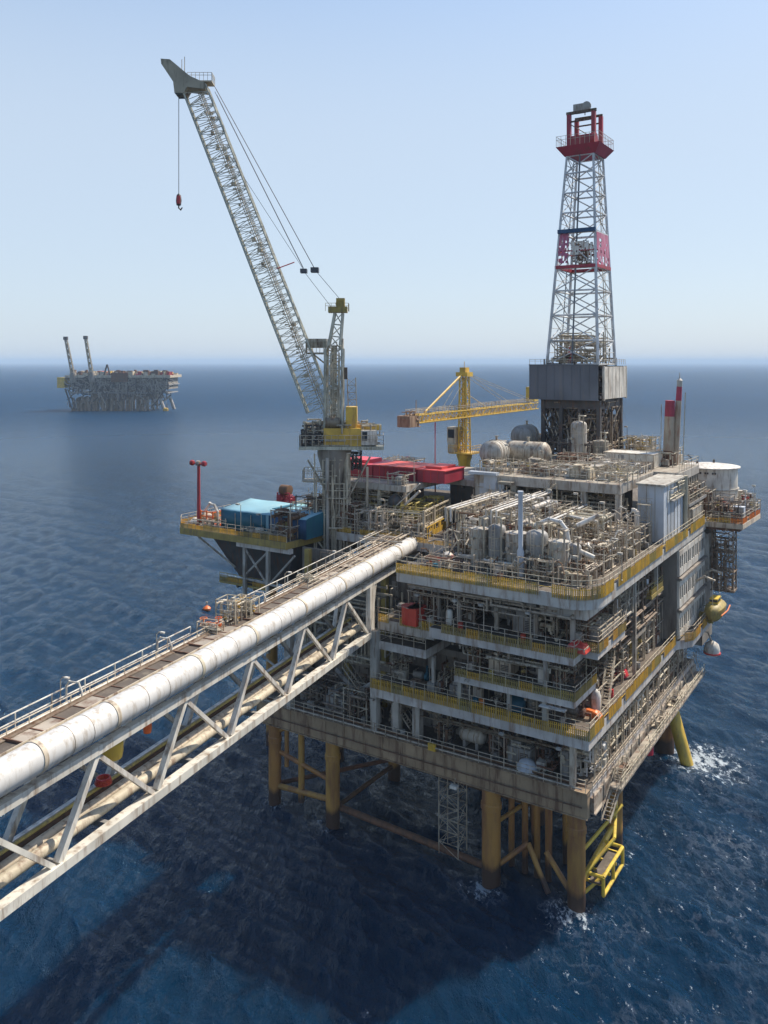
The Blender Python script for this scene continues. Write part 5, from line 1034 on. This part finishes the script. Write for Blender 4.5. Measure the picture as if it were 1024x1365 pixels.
t = thing('escape_capsule', 'pale rounded capsule with a red rim hanging from the far end of the sunny side', 'capsule', PW(2.6, 49.2, 14.6)); MB().lathe([(.1, 0), (1.1, .15), (1.2, .9), (1.0, 1.7), (.5, 2.1), (.05, 2.2)], 18).build('shell', 'white', t); MB().lathe([(1.15, .3), (1.3, .3), (1.3, .5), (1.18, .5)], 18).build('rim', 'red', t); MB().path([(0, 0, 2.1), (-.6, 0, 3.4), (-2, -.5, 3.7)], .12, 6).build('arm', 'offw', t)
for (y, z, l) in ((19.5, 11.3, 'red float hanging under the sunny side edge of the lowest deck'),):
    t = thing('float', l, 'float', PW(1.0, y, z)); MB().lathe([(.1, -1.0), (.6, -.8), (.65, .6), (.35, .9), (.08, 1.0)], 14).build('shell', 'red', t); MB().tube((0, 0, .9), (0, 0, 1.6), .05, 4).build('strap', 'rope', t)
# ---- stacked front bays (shade side)
fb = []
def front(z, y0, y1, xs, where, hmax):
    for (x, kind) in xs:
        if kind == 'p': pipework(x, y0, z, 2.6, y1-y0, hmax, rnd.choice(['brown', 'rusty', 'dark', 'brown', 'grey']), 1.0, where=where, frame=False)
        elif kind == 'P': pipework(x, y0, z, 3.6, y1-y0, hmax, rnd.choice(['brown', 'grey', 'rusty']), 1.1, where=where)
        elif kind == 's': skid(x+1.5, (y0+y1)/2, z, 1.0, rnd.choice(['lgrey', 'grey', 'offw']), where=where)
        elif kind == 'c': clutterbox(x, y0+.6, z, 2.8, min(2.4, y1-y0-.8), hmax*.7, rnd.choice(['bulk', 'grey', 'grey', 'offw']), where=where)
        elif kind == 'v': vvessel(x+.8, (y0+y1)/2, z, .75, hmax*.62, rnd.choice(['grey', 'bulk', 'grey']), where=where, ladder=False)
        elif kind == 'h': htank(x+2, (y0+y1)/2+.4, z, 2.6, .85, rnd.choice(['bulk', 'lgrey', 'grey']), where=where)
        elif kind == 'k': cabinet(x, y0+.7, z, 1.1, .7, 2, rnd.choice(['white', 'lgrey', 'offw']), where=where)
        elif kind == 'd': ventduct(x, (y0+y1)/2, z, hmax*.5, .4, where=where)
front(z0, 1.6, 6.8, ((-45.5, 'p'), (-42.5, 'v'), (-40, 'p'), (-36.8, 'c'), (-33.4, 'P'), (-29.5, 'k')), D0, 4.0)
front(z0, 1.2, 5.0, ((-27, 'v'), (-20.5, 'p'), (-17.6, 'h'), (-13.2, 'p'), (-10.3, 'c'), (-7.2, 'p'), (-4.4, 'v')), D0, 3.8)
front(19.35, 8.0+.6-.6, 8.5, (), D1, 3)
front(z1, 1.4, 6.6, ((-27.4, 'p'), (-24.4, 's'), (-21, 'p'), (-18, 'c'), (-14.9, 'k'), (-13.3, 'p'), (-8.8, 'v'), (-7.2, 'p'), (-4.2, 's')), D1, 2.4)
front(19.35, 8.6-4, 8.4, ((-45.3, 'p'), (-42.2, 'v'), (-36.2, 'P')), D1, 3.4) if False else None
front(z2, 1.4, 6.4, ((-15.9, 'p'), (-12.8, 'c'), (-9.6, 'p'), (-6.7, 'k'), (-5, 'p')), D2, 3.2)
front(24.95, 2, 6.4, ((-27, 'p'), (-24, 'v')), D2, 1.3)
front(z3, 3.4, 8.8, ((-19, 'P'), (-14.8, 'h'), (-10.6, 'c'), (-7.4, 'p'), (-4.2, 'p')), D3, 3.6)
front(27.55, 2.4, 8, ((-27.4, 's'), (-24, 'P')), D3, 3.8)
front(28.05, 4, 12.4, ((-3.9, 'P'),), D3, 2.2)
# signature coloured items
t = thing('steel_hopper', 'big red rounded steel hopper on the edge by the bridge end', 'skip', PW(fx(540, .2), 1.9, 27.56)); b = MB(); b.lathe([(1.25, 0), (1.32, .1), (1.32, 2.0), (1.38, 2.0), (1.38, 2.15), (1.25, 2.15)], 20); b.box(-.2, 1.35, -1.3, 1.2, .05, 2.15); b.build('shell', 'red', t); MB().path([(-1.5, -.6, 1.9), (-1.9, -.6, 2.0), (.3, -1.45, 2.2)], .06, 5).build('handle', 'galv', t)
t = thing('gas_bottle', 'short white capsule shaped bottle standing on the fourth deck near the red hopper', 'cylinder', PW(fx(599, 1.2), 1.2, 28.4)); MB().lathe([(.3, 0), (.42, .2), (.42, 1.6), (.3, 1.85), (.1, 1.9)], 14).build('shell', 'white', t); MB().tube((0, 0, -.3), (0, 0, .05), .1, 6).build('stand', 'galv', t)
def tarp(x, y, z, w_, d_, h_, m, l):
    t = thing('tarpaulin_cover', l, 'tarpaulin', PW(x, y, z)); n = 7; vs = []; 
    for j in range(n+1):
        for i in range(n+1):
            u, v = i/n, j/n; e = min(u, 1-u, v, 1-v); zz = h_*(1-math.exp(-e*9))*(.75+.35*rnd.random()) if e > 0 else 0; vs.append((w_*(u+rnd.uniform(-.02, .02)), d_*(v+rnd.uniform(-.02, .02)), zz))
    fs = [(j*(n+1)+i, j*(n+1)+i+1, (j+1)*(n+1)+i+1, (j+1)*(n+1)+i) for j in range(n) for i in range(n)]
    MB().add(vs, fs).build('sheet', m, t); MB().box(.15, w_-.15, .15, d_-.15, .0, h_*.45).build('load', 'galv', t)
tarp(fx(753, .6), .7, 28.15, 2.3, 1.8, 1.15, 'red', 'red crumpled tarpaulin at the front corner of the fourth deck'); tarp(-2.6, 4.6, z1, 2.2, 1.4, .8, 'orange', 'orange red crumpled cover at the front corner of the second deck'); tarp(-3.2, 18.6, z2-3.6, 1.6, 1.6, 1.2, 'red', 'small red cover halfway along the sunny side of the second deck')
tarp(fx(846, 9), 9.6, 28.05, 2.6, 2.4, .5, 'galv', 'crumpled silver sheet on the fourth deck sunny corner') if False else None
t = thing('covered_drum', 'round bright blue covered drum on the second deck front', 'drum', PW(fx(687, 2.2), 2.4, z1)); MB().lathe([(1.0, 0), (1.15, .4), (1.1, 1.1), (.8, 1.5), (.3, 1.65), (.02, 1.68)], 18).build('shell', 'blue', t); MB().lathe([(1.15, .5), (1.2, .5), (1.2, .6), (1.15, .6)], 18).build('band', 'rope', t)
t = thing('canopy', 'thin white canopy strip sticking out over the second deck rail', 'canopy', PW(fx(722, .3), -.2, 21.9)); MB().box(0, 3.0, -.35, .35, 0, .12).build('sheet', 'white', t); MB().tube((.2, .3, 0), (.2, .6, -1.2), .04, 4).tube((2.8, .3, 0), (2.8, .6, -1.2), .04, 4).build('bracket', 'galv', t)
t = thing('access_hood', 'white rounded hood standing on the sunny corner of the second deck', 'hood', PW(fx(794, 7.5), 7.5, z1)); MB().lathe([(.6, 0), (.62, 1.4), (.5, 2.0), (.2, 2.3), (.02, 2.35)], 16).build('shell', 'white', t); MB().cb((0, -.6, 1), (.5, .1, .7)).build('panel', 'galv', t)
t = thing('radar_dome', 'white half dome cover lying on the lowest deck behind the girder', 'dome', PW(fx(700, .8), 1.3, z0)); MB().lathe([(1.2, 0), (1.15, .5), (.8, 1.05), (.3, 1.3), (.01, 1.33)], 18).build('shell', 'box', t); MB().lathe([(1.2, -.02), (1.35, -.02), (1.35, .12), (1.2, .12)], 18).build('rim', 'galv', t)
t = thing('sign_box', 'small yellow box fixed to the front rail of the lowest deck', 'box', PW(fx(577, -.5), -.6, 13.8)); MB().cb((0, -.1, .4), (1.0, .3, .8)).build('box', 'yellow', t); MB().cb((0, .1, .4), (.1, .12, 1.1)).build('bracket', 'galv', t)
t = thing('bulk_bag', 'white wrapped bulk bag on the small yellow green platform on the sunny side', 'bag', PW(-3.0, 30, 28.45)); MB().lathe([(.8, 0), (1.0, .5), (.95, 2.2), (.6, 2.9), (.2, 3.3)], 10).build('bag', 'white', t); MB().ring((0, 0, 3.3), .25, .05, 'y').build('strap', 'rope', t)
t = thing('lamp_bracket', 'white lamp hanging under the front girder beside the ladder tower', 'lamp', PW(fx(606, -.6), -.7, 10.6)); MB().cb((0, 0, -.3), (.9, .6, .35)).build('lamp_head', 'white', t); MB().tube((0, 0, 0), (0, .3, .6), .06, 5).build('bracket', 'galv', t)
t = thing('hose_tank', 'white hanging hose tank below the bridge landing', 'tank', PW(fx(597, 6), 6, 30.0)); MB().lathe([(.1, 4.7), (.7, 4.8), (.75, 5.6), (.4, 5.9), (.1, 6.0)], 14, (0, 0, 0)).build('shell', 'white', t); MB().path([(-.3, 0, 6), (-.5, 0, 8.2), (.2, 0, 8.8), (1.6, 0, 8.6)], .1, 6).path([(.3, 0, 6), (1.4, 0, 7.5), (.8, 0, 8.8)], .1, 6).tube((0, 0, 4.6), (0, 0, 4.85), .3, 8).build('hose', 'offw', t)
# ---- sunny side, second deck strip and lowest deck strip
y = 7.5
for i, kd in enumerate(('pale', 'rusty', 'pale', 'yellowish', 'pale', 'rusty')): pipework(-5.6 if i else -4.8, 7.6+4.9*i, z1, 4.0 if i else 3.2, 4.2, (2.2, 3.0, 4.2, 5.2, 4.4, 6.0)[i], kd, 1.25, where=D1)
for i, kd in enumerate(('white', 'pale', 'rusty', 'pale', 'grey', 'pale', 'rusty', 'pale')): pipework(-3.4, 3+5.4*i, z0, 3.0, 4.6, 3.8, kd, 1.1, where=D0)
for i in range(5): basket(-.3+.7, 7+8*i, 12.48, 1.2, 3.4, 1.1, ('galv', 'offw')[i % 2], where=D0) if i in (0, 2, 3) else None
pipework(-5.4, 13.4, 28.2, 4.6, 8, 4.2, 'pale', .9, where=D3); cabinet(-2.6, 27.6, 28.45, 1.2, .8, 2.3, 'box', where=D3); clutterbox(-5.4, 22.4, 24.45, 3.4, 3.2, 2.2, 'lgrey', where=D2)
container(-4.9, 14, 24.2, 3.2, 5.4, 2.6, 'box', where=D2) if False else None
for (x, y, z, w_, d_) in ((-1.9, 5.2, 28.05, 1.6, 6.4),): container(x-.2, y, z, w_+.2, d_, 1.5, 'lgrey', where=D3, label='low silvery topped container on the sunny corner of the fourth deck')
for (x, y, z, wh) in ((-14, 1.0, z1, D1), (-13.2, 1.0, z1, D1), (-3.4, 1.1, z1, D1), (-22.6, 1.1, z1, D1), (-8.0, 1.0, z3, D3), (-7.2, 1.1, z3, D3), (-16, 1.0, z3, D3), (-25, 1.0, z0, D0), (-24, 1.0, z0, D0), (-12, 1.0, z2, D2), (-2.4, 9.5, z1, D1), (-1.4, 12, z1, D1), (-1.3, 23, z1, D1), (-20.5, 1.3, z4, D4), (-19.6, 1.3, z4, D4), (-11, 1.2, z4, D4), (-1.5, 22, z4, D4), (-1.3, 27, z4, D4)): drum(x, y, z, rnd.choice(['blue', 'rust', 'orange', 'oly', 'grey', 'red']), where=wh)
for (px, y, z, h_, wh) in ((626, .2, z1, 3, D1), (500, .5, z0, 4, D0), (672, .3, z0, 4, D0), (748, .25, z0, 4, D0), (610, .3, z3, 3.6, D3), (645, .3, z3, 3.6, D3), (707, .3, z3, 3.6, D3), (560, .9, z3-.5, 3.8, D3)): lamppost(fx(px, y), y, z, h_, where=wh)
# ---- left module contents
for (x, y, z, w_, d_, h_, kd) in ((-50, 19.8, 36.85, 5, 4, 2.8, 'dark'), (-44.5, 19.8, 36.85, 4.6, 4, 2.8, 'yellowish'), (-38.6, 20.5, 41.35, 3, 3, 1.6, 'pale'), (-46, 15.6, 34.45, 4, 6, 2, 'dark'), (-41, 16, 34.45, 5, 5, 1.4, 'yellowish'), (-50, 36, 41.35, 6, 5, 1.6, 'pale'), (-45.5, 15.2, 34.45, 4.5, 3.4, 4.2, 'rusty'), (-40.6, 15.2, 34.45, 4.6, 3.4, 3.6, 'pale'), (-50, 20, 30, 5, 5, 4.2, 'pale'), (-33.5, 16, 34.45, 3, 3, 2.2, 'rusty'), (-27.3, 27, 34.6, 2.6, 5, 6.5, 'yellowish')): pipework(x, y, z, w_, d_, h_, kd, 1.1, where=LM)
t = htank(-37.3, 21.6, 36.9, 2.2, 1.25, 'dark', 'y', where=LM, label='dark round tank end inside the left module under the red covers')
def redcover(x, y, w_, d_, h_, l, step=0):
    t = thing('roof_cover', l, 'cover', PW(x, y, 41.36)); MB().box(0, w_, 0, d_, 0, h_).build('side', 'dred', t); rb = MB()
    for k in range(1, int(w_/1.2)): rb.box(k*1.2-.04, k*1.2+.04, -.05, 0, 0, h_); rb.box(k*1.2-.03, k*1.2+.03, -.1, d_+.1, h_+.15, h_+.19)
    rb.build('rib', 'red', t); MB().box(-.15, w_+.15, -.15, d_+.15, h_, h_+.15).build('top', 'redtop', t)
    if step: MB().box(w_*.15, w_*.75, d_*.2, d_*.9, h_+.15, h_+.15+step).build('raised_lid', 'redtop', t)
redcover(-52, 25, 7.6, 6.5, 1.9, 'red sheeted roof cover nearest the pedestal crane with a raised lid', .5); redcover(-44.2, 25, 8.0, 6.5, 1.95, 'middle red sheeted roof cover of the three on the left module'); redcover(-36.0, 25, 4.8, 6.5, 1.85, 'red sheeted roof cover nearest the yellow crane', .35)
for (px, y, h_) in ((478, 24, 3), (552, 24, 3.5), (513, 17, 5)): lamppost(fx(px, y), y, 41.35 if y > 20 else 34.45, h_, where=LM)
# ---- left cantilever deck contents
zc = 33.95
t = thing('light_mast', 'red lighting mast with three lamp heads on the left cantilever deck', 'light mast', PW(fx(265, 9), 9, zc)); MB().lathe([(.45, 0), (.45, .15), (.3, .2), (.24, 9.6), (.5, 9.7), (.5, 9.9)], 12).build('pole', 'dred', t); hd = MB(); hd.tube((-1.3, 0, 9.8), (1.3, 0, 9.8), .12, 6); hd.build('cross_arm', 'dred', t)
for sx in (-1.3, 0, 1.3): l_ = MB(); l_.lathe([(.12, -.35), (.42, -.25), (.45, .1), (.3, .35)], 12, (sx, -.1, 9.9), 'x'); l_ = l_.build('lamp_head', 'dred' if sx else 'lgrey', t)
def tent():
    t = thing('tent', 'long blue tent with a sunlit pale roof colour on the left cantilever deck', 'tent', PW(-62.5, 9.5, zc)); L_ = 16.8; prof = [(0, 0), (0, 2.9), (.5, 3.1), (6.9, 3.7), (7.6, 3.3), (7.6, 0)]
    def ex(ids, m, n, x0=0., x1=L_, off=0.):
        b = MB(); P = [prof[i] for i in ids]; K = 10; vs = []
        for j in range(K+1):
            X = x0+(x1-x0)*j/K
            for (y, z) in P: vs.append((X, y, z-(.10*math.sin(j*math.pi*1.0)**2 if 0 < j < K else 0)-.08*math.sin(j/K*math.pi*3)**2*(z > 2)+off))
        q = len(P); b.add(vs, [(j*q+i, (j+1)*q+i, (j+1)*q+i+1, j*q+i+1) for j in range(K) for i in range(q-1)]); o = b.build(n, m, t); sm = o.modifiers.new('thick', 'SOLIDIFY'); sm.thickness = .06; return o
    ex((0, 1), 'blue', 'side_wall', 0, 9.4); ex((0, 1), 'dblue', 'side_wall', 9.5, L_); ex((1, 2, 3), 'pblue', 'roof'); ex((3, 4, 5), 'blue', 'side_wall')  # roof sheet in a paler blue than the walls, standing in for sunlight
    b = MB(); b.add([(0, y, z) for y, z in prof]+[(-.05, y, z) for y, z in prof], [tuple(range(6)), tuple(range(11, 5, -1))]); b.add([(L_, y, z) for y, z in prof]+[(L_+.05, y, z) for y, z in prof], [tuple(range(5, -1, -1)), tuple(range(6, 12))]); b.build('gable', 'blue', t)
    b = MB(); b.box(9.2, 9.75, -.12, 0, 0, 2.95); b.build('panel_strip', 'pblue', t); b = MB()
    for X in (3, 6.2, 12.8): b.tube((X, -.1, 0), (X, -.1, 2.6), .05, 5)
    b.build('pole', 'offw', t); MB().box(9.0, 9.8, 1.6, 6.8, 3.55, 3.66).build('roof_strap', 'blue', t); MB().cb((12.2, -.5, .75), (3, .8, 1.4)).build('grey_flap', 'grey', t)
tent()
tarp(-60, 19.5, zc, 11, 7, 2.7, 'green', 'dull green cover behind the blue tent'); tarp(-51.5, 8.9, zc+.2, 3.6, 3, 2.9, 'oly', 'olive brown heap of netting over the right end of the blue tent'); tarp(-51, 18, zc, 4.4, 7, 2.8, 'plate', 'sand coloured cover right of the green cover')
t = thing('winch_frame', 'orange and white winch frame beside the red lighting mast', 'winch', PW(fx(281, 10), 10, zc)); b = MB(); b.box(-1.3, 1.5, -1, 1.2, 0, .3)
for z in (.9, 1.6, 2.3): b.tube((-1.2, -1, z), (1.4, -1, z), .1, 5); b.tube((1.4, -1, z), (1.4, 1.2, z), .1, 5)
for X in (-1.2, .1, 1.4): b.tube((X, -1, 0), (X, -1, 2.5), .12, 5)
b.build('frame', 'orange', t); MB().lathe([(.3, -1), (.9, -.95), (.5, -.8), (.5, .8), (.9, .95), (.3, 1)], 14, (.1, .1, 1.3), 'x').build('drum', 'offw', t); MB().path([(-1.1, 0, 2.4), (-.2, 0, 3.5), (.8, 0, 3.3), (1.5, 0, 2.3), (1.5, 0, .2)], .2, 6).build('guard_hoop', 'white', t)
tarp(fx(246, 8.3), 8.6, zc, 2.6, 2.2, 1.0, 'white', 'white wrapped bundle at the left tip of the cantilever deck')
for (x, y, w_, d_, h_, kd) in ((-67, 8, 5.5, 1.4, 1.2, 'rusty'), (-56, 7.2, 5, 1.6, 1.0, 'yellowish'), (-50.4, 13, 3.6, 4, 5.5, 'dark'), (-50.6, 7.4, 3.6, 4.6, 4.2, 'rusty'), (-52.6, 15, 4, 6, 4.2, 'pale'), (-48, 20, 4, 4, 6.5, 'white')): pipework(x, y, zc, w_, d_, h_, kd, 1.1, where=LCN)
t = thing('framed_winch', 'rusty red framed winch on the far side of the left cantilever deck', 'winch', PW(fx(381, 27), 27, zc)); pipes(MB(), (-1.6, 1.6, -1, 1, 0, 3.2), 26, .08, .18).build('frame', 'chimred', t); MB().lathe([(.2, -1), (.9, -.9), (.9, .9), (.2, 1)], 12, (0, 0, 3.6), 'x').build('drum', 'rust', t)
lamppost(fx(321, 7), 7, zc, 4.5, where=LCN); lamppost(fx(345, 8), 8.6, zc, 3, where=LCN)
# hanging basket left of pedestal handled with the crane; buoy in the water
t = thing('buoy', 'small orange buoy floating on the open water left of the bridge', 'buoy', Vector((-43.0, 205.5, 0)), 0); MB().lathe([(.2, -.5), (.9, -.3), (1.0, .2), (.6, .6), (.2, .8)], 16).build('float', 'orange', t); MB().tube((0, 0, .9), (0, 0, 1.6), .12, 6).cb((0, 0, 1.6), (.4, .4, .3)).build('mast', 'offw', t)
# extra overlaid vertical clutter: thin davits and vent pipes on the top deck
for (x, y, w_, d_, h_, kd) in ((-22, 8.5, 6, 4, 5.8, 'white'), (-15, 8.6, 6, 4, 5.4, 'pale'), (-8.6, 8.2, 4, 4, 3.8, 'white'), (-19, 15, 8, 8, 6.8, 'white'), (-10, 15, 6, 8, 5.6, 'pale')): pipework(x, y, z4, w_, d_, h_, kd, .55, where=D4, frame=False)
for i in range(10):
    x, y = rnd.uniform(-23, -2), rnd.uniform(9, 26); ventduct(x, y, z4, rnd.uniform(2.5, 5.2), rnd.uniform(.16, .34), where=D4, m=rnd.choice(['offw', 'white', 'galv']), turn=rnd.choice(((0, -1), (1, 0), (-1, 0))))
for i in range(6): x, y = rnd.uniform(-22, -4), rnd.uniform(10, 24); clutterbox(x, y, z4, rnd.uniform(1.6, 3), rnd.uniform(1.4, 2.4), rnd.uniform(2, 4.4), rnd.choice(['offw', 'lgrey', 'bulk', 'rust']), where=D4)

# ================================================================== distant platform
def far():
    q = .909; FY = 1030.
    def X(px): return (px-512)/F*FY
    def Z(py): return H-(py-482)/F*FY
    o = thing('offshore_platform', 'distant hazy offshore platform with two leaning crane booms on the horizon', 'platform', Vector((X(155), FY, 0)), 0); cx = X(155)
    def P(px, py, dy=0): return (X(px)-cx, dy, Z(py))
    rg = random.Random(5)
    def b(mb, n, m): return mb.build(n, m, o)
    m = MB(); 
    def bx(mb, px0, px1, py0, py1, y0, y1): mb.box(X(px0)-cx, X(px1)-cx, y0, y1, Z(py1), Z(py0))
    bx(m, 95, 224, 503.6, 519, 1, 50); b(m, 'hull', 'bulk'); m = MB(); bx(m, 118, 205, 519.2, 533, 8, 44); b(m, 'hull', 'steel'); m = MB(); bx(m, 88, 228, 500, 503.5, -4, 54); b(m, 'deck', 'offw'); m = MB(); bx(m, 92, 226, 512, 513.5, -2, 52); bx(m, 94, 224, 523, 524.5, -2, 52); b(m, 'deck', 'grey')
    m = MB()
    for _ in range(330):
        px = rg.uniform(92, 222); w_ = rg.uniform(1, 9); h_ = rg.uniform(1, 5.5); y = rg.uniform(-3, 40)
        if _ < 90: m = MB(); bx(m, px, px+w_*.8, 500-h_, 500, y, y+rg.uniform(3, 10)); b(m, 'deck_module', rg.choice(['offw', 'white', 'white', 'offw', 'redtop', 'bulk', 'craney'])); m = MB()
        else: bx(m, px, px+w_*.8, 500-h_, 500, y, y+rg.uniform(3, 10))
    b(m, 'small_deck_gear', 'offw')['kind'] = 'stuff'; m = MB()
    for _ in range(60):
        px = rg.uniform(92, 220); w_ = rg.uniform(1, 7); y = rg.uniform(-3.5, 10); bx(m, px, px+w_, 500-rg.uniform(2, 7), 500, y, y+4)
    bx(m, 150, 172, 497, 509, -5, -1); b(m, 'deck_gear', 'rust')['kind'] = 'stuff'; m = MB()
    for _ in range(40): px = rg.uniform(140, 226); y = rg.uniform(-3.5, 10); bx(m, px, px+rg.uniform(1, 5), 500-rg.uniform(1, 5), 500, y, y+3)
    b(m, 'deck_gear', 'chimred')['kind'] = 'stuff'; m = MB()
    for _ in range(460):
        px, py = rg.uniform(90, 224), rg.uniform(504, 541 if _ % 4 == 0 else 524); p = Vector(P(px, py, rg.uniform(-5, -.5))); d = Vector((rg.choice((0, 0, 6, -6, 12))*rg.random(), 0, rg.choice((0, -7, 7, -12))*rg.random())); e = p+d; e.z = max(e.z, -1); m.tube(p, e, rg.uniform(.25, .55), 4)
    b(m, 'lattice', 'lgrey')['kind'] = 'stuff'; m = MB()
    for _ in range(260):
        px, py = rg.uniform(90, 226), rg.uniform(503, 540 if _ % 3 == 0 else 526); p = Vector(P(px, py, rg.uniform(-5, 2))); d = Vector((rg.choice((0, 0, rg.uniform(-9, 9))), 0, rg.uniform(-11, 4))); e = p+d; e.z = max(e.z, -1); m.tube(p, e, rg.uniform(.4, 1.0), 4)
    b(m, 'lattice', 'dark')['kind'] = 'stuff'; m = MB()
    for i in range(16):
        px = 97+i*6.6
        for dy in (0, 24, 48): m.tube(P(px, 530, dy), (P(px, 530, dy)[0]+rg.uniform(-3, 3), dy, -3), rg.uniform(1.0, 2.2), 8)
    for i in range(40): px = rg.uniform(96, 196); m.tube(P(px, 533, -2), (P(px+rg.uniform(-9, 9), 0)[0], rg.uniform(-3, 3), -2), rg.uniform(.5, 1.), 5)
    b(m, 'leg', 'steel'); m = MB()
    for dy in (0, 46): m.tube(P(214, 532, dy), (P(221, 0)[0], dy, -3), 2.0, 10); m.tube(P(216, 528, dy), (P(197, 0)[0], dy, 4), 1.0, 8)
    b(m, 'leg', 'lgrey'); m = MB(); m.lathe([(2.2, -2), (3.2, 0), (3.2, 3), (2, 4)], 12, (P(221, 0)[0], 0, 0)); b(m, 'leg_collar', 'craney')
    m = MB(); bx(m, 77, 87, 503, 517, -2, 20); m.lathe([(4, -5), (5.2, 0), (4, 5)], 12, (X(83)-cx, 4, Z(509))); b(m, 'flare_deck', 'craney'); m = MB()
    for (a, c) in (((88, 518), (97, 545)), ((92, 520), (104, 546)), ((140, 500), (144, 486)), ((144, 486), (148, 500)), ((206, 540), (222, 518)), ((222, 505), (232, 508))): m.tube(P(*a, -3), P(*c, -3), 1.0, 5)
    b(m, 'brace', 'dark')
    rgb = ((99, 503, 88.5, 451, 'left of the two leaning dark crane booms on the distant platform'), (124, 503, 115, 450, 'right of the two leaning dark crane booms on the distant platform'))
    for (a, c, d, e, l) in rgb:
        t = thing('far_crane', l, 'crane', Vector((X(a), FY-2, Z(c))), 0); m = MB(); B_ = (X(d)-X(a), 0, Z(e)-Z(c)); m.lattice((0, 0, 0), B_, 3.6, 3.6, 14, .5, .35, (0, 1, 0), 2.4, 2.4); m.build('boom', 'galv', t)
        MB().cb((B_[0], 0, B_[2]), (4.6, 4, 4)).build('boom_head', 'dark', t); MB().lathe([(4, -6), (4, 3), (2.5, 6)], 12).build('pedestal', 'bulk', t); m = MB(); 
        for k in range(5): f_ = .2+.16*k; m.cb((B_[0]*f_, 0, B_[2]*f_), (3, 2.4, 3.0))
        m.build('boom_panel', 'oly', t)
far()

# ================================================================== labels that single out every repeat
ORD = ['first', 'second', 'third', 'fourth', 'fifth', 'sixth', 'seventh', 'eighth', 'ninth', 'tenth', 'eleventh', 'twelfth', 'thirteenth', 'fourteenth', 'fifteenth', 'sixteenth', 'seventeenth', 'eighteenth', 'nineteenth', 'twentieth']
from collections import defaultdict
G = defaultdict(list)
for (o, l, c, wh) in THINGS: G[(l, wh)].append((o, c))
for (l, wh), lst in G.items():
    if len(lst) == 1:
        o = lst[0][0]
        if 'deck' not in l and 'module' not in l: o['label'] = '%s on the %s' % (l, wh) if len(l.split()) < 9 else l
    else:
        lst.sort(key=lambda q: scr(q[0].location)[0])
        for i, (o, c) in enumerate(lst):
            o['label'] = '%s, %s from left on the %s' % (l, ORD[i], wh) if i else '%s, leftmost on the %s' % (l, wh)
            o['group'] = '%s pieces on the %s' % (c, wh)
for o in COL.objects:
    if o.parent is None and 'label' in o and len(o['label'].split()) > 16: print('LONG', o['label'])
print('OBJECTS', len(COL.objects), 'TOP', sum(1 for o in COL.objects if o.parent is None), 'POLYS', sum(len(o.data.polygons) for o in COL.objects if o.type == 'MESH'))
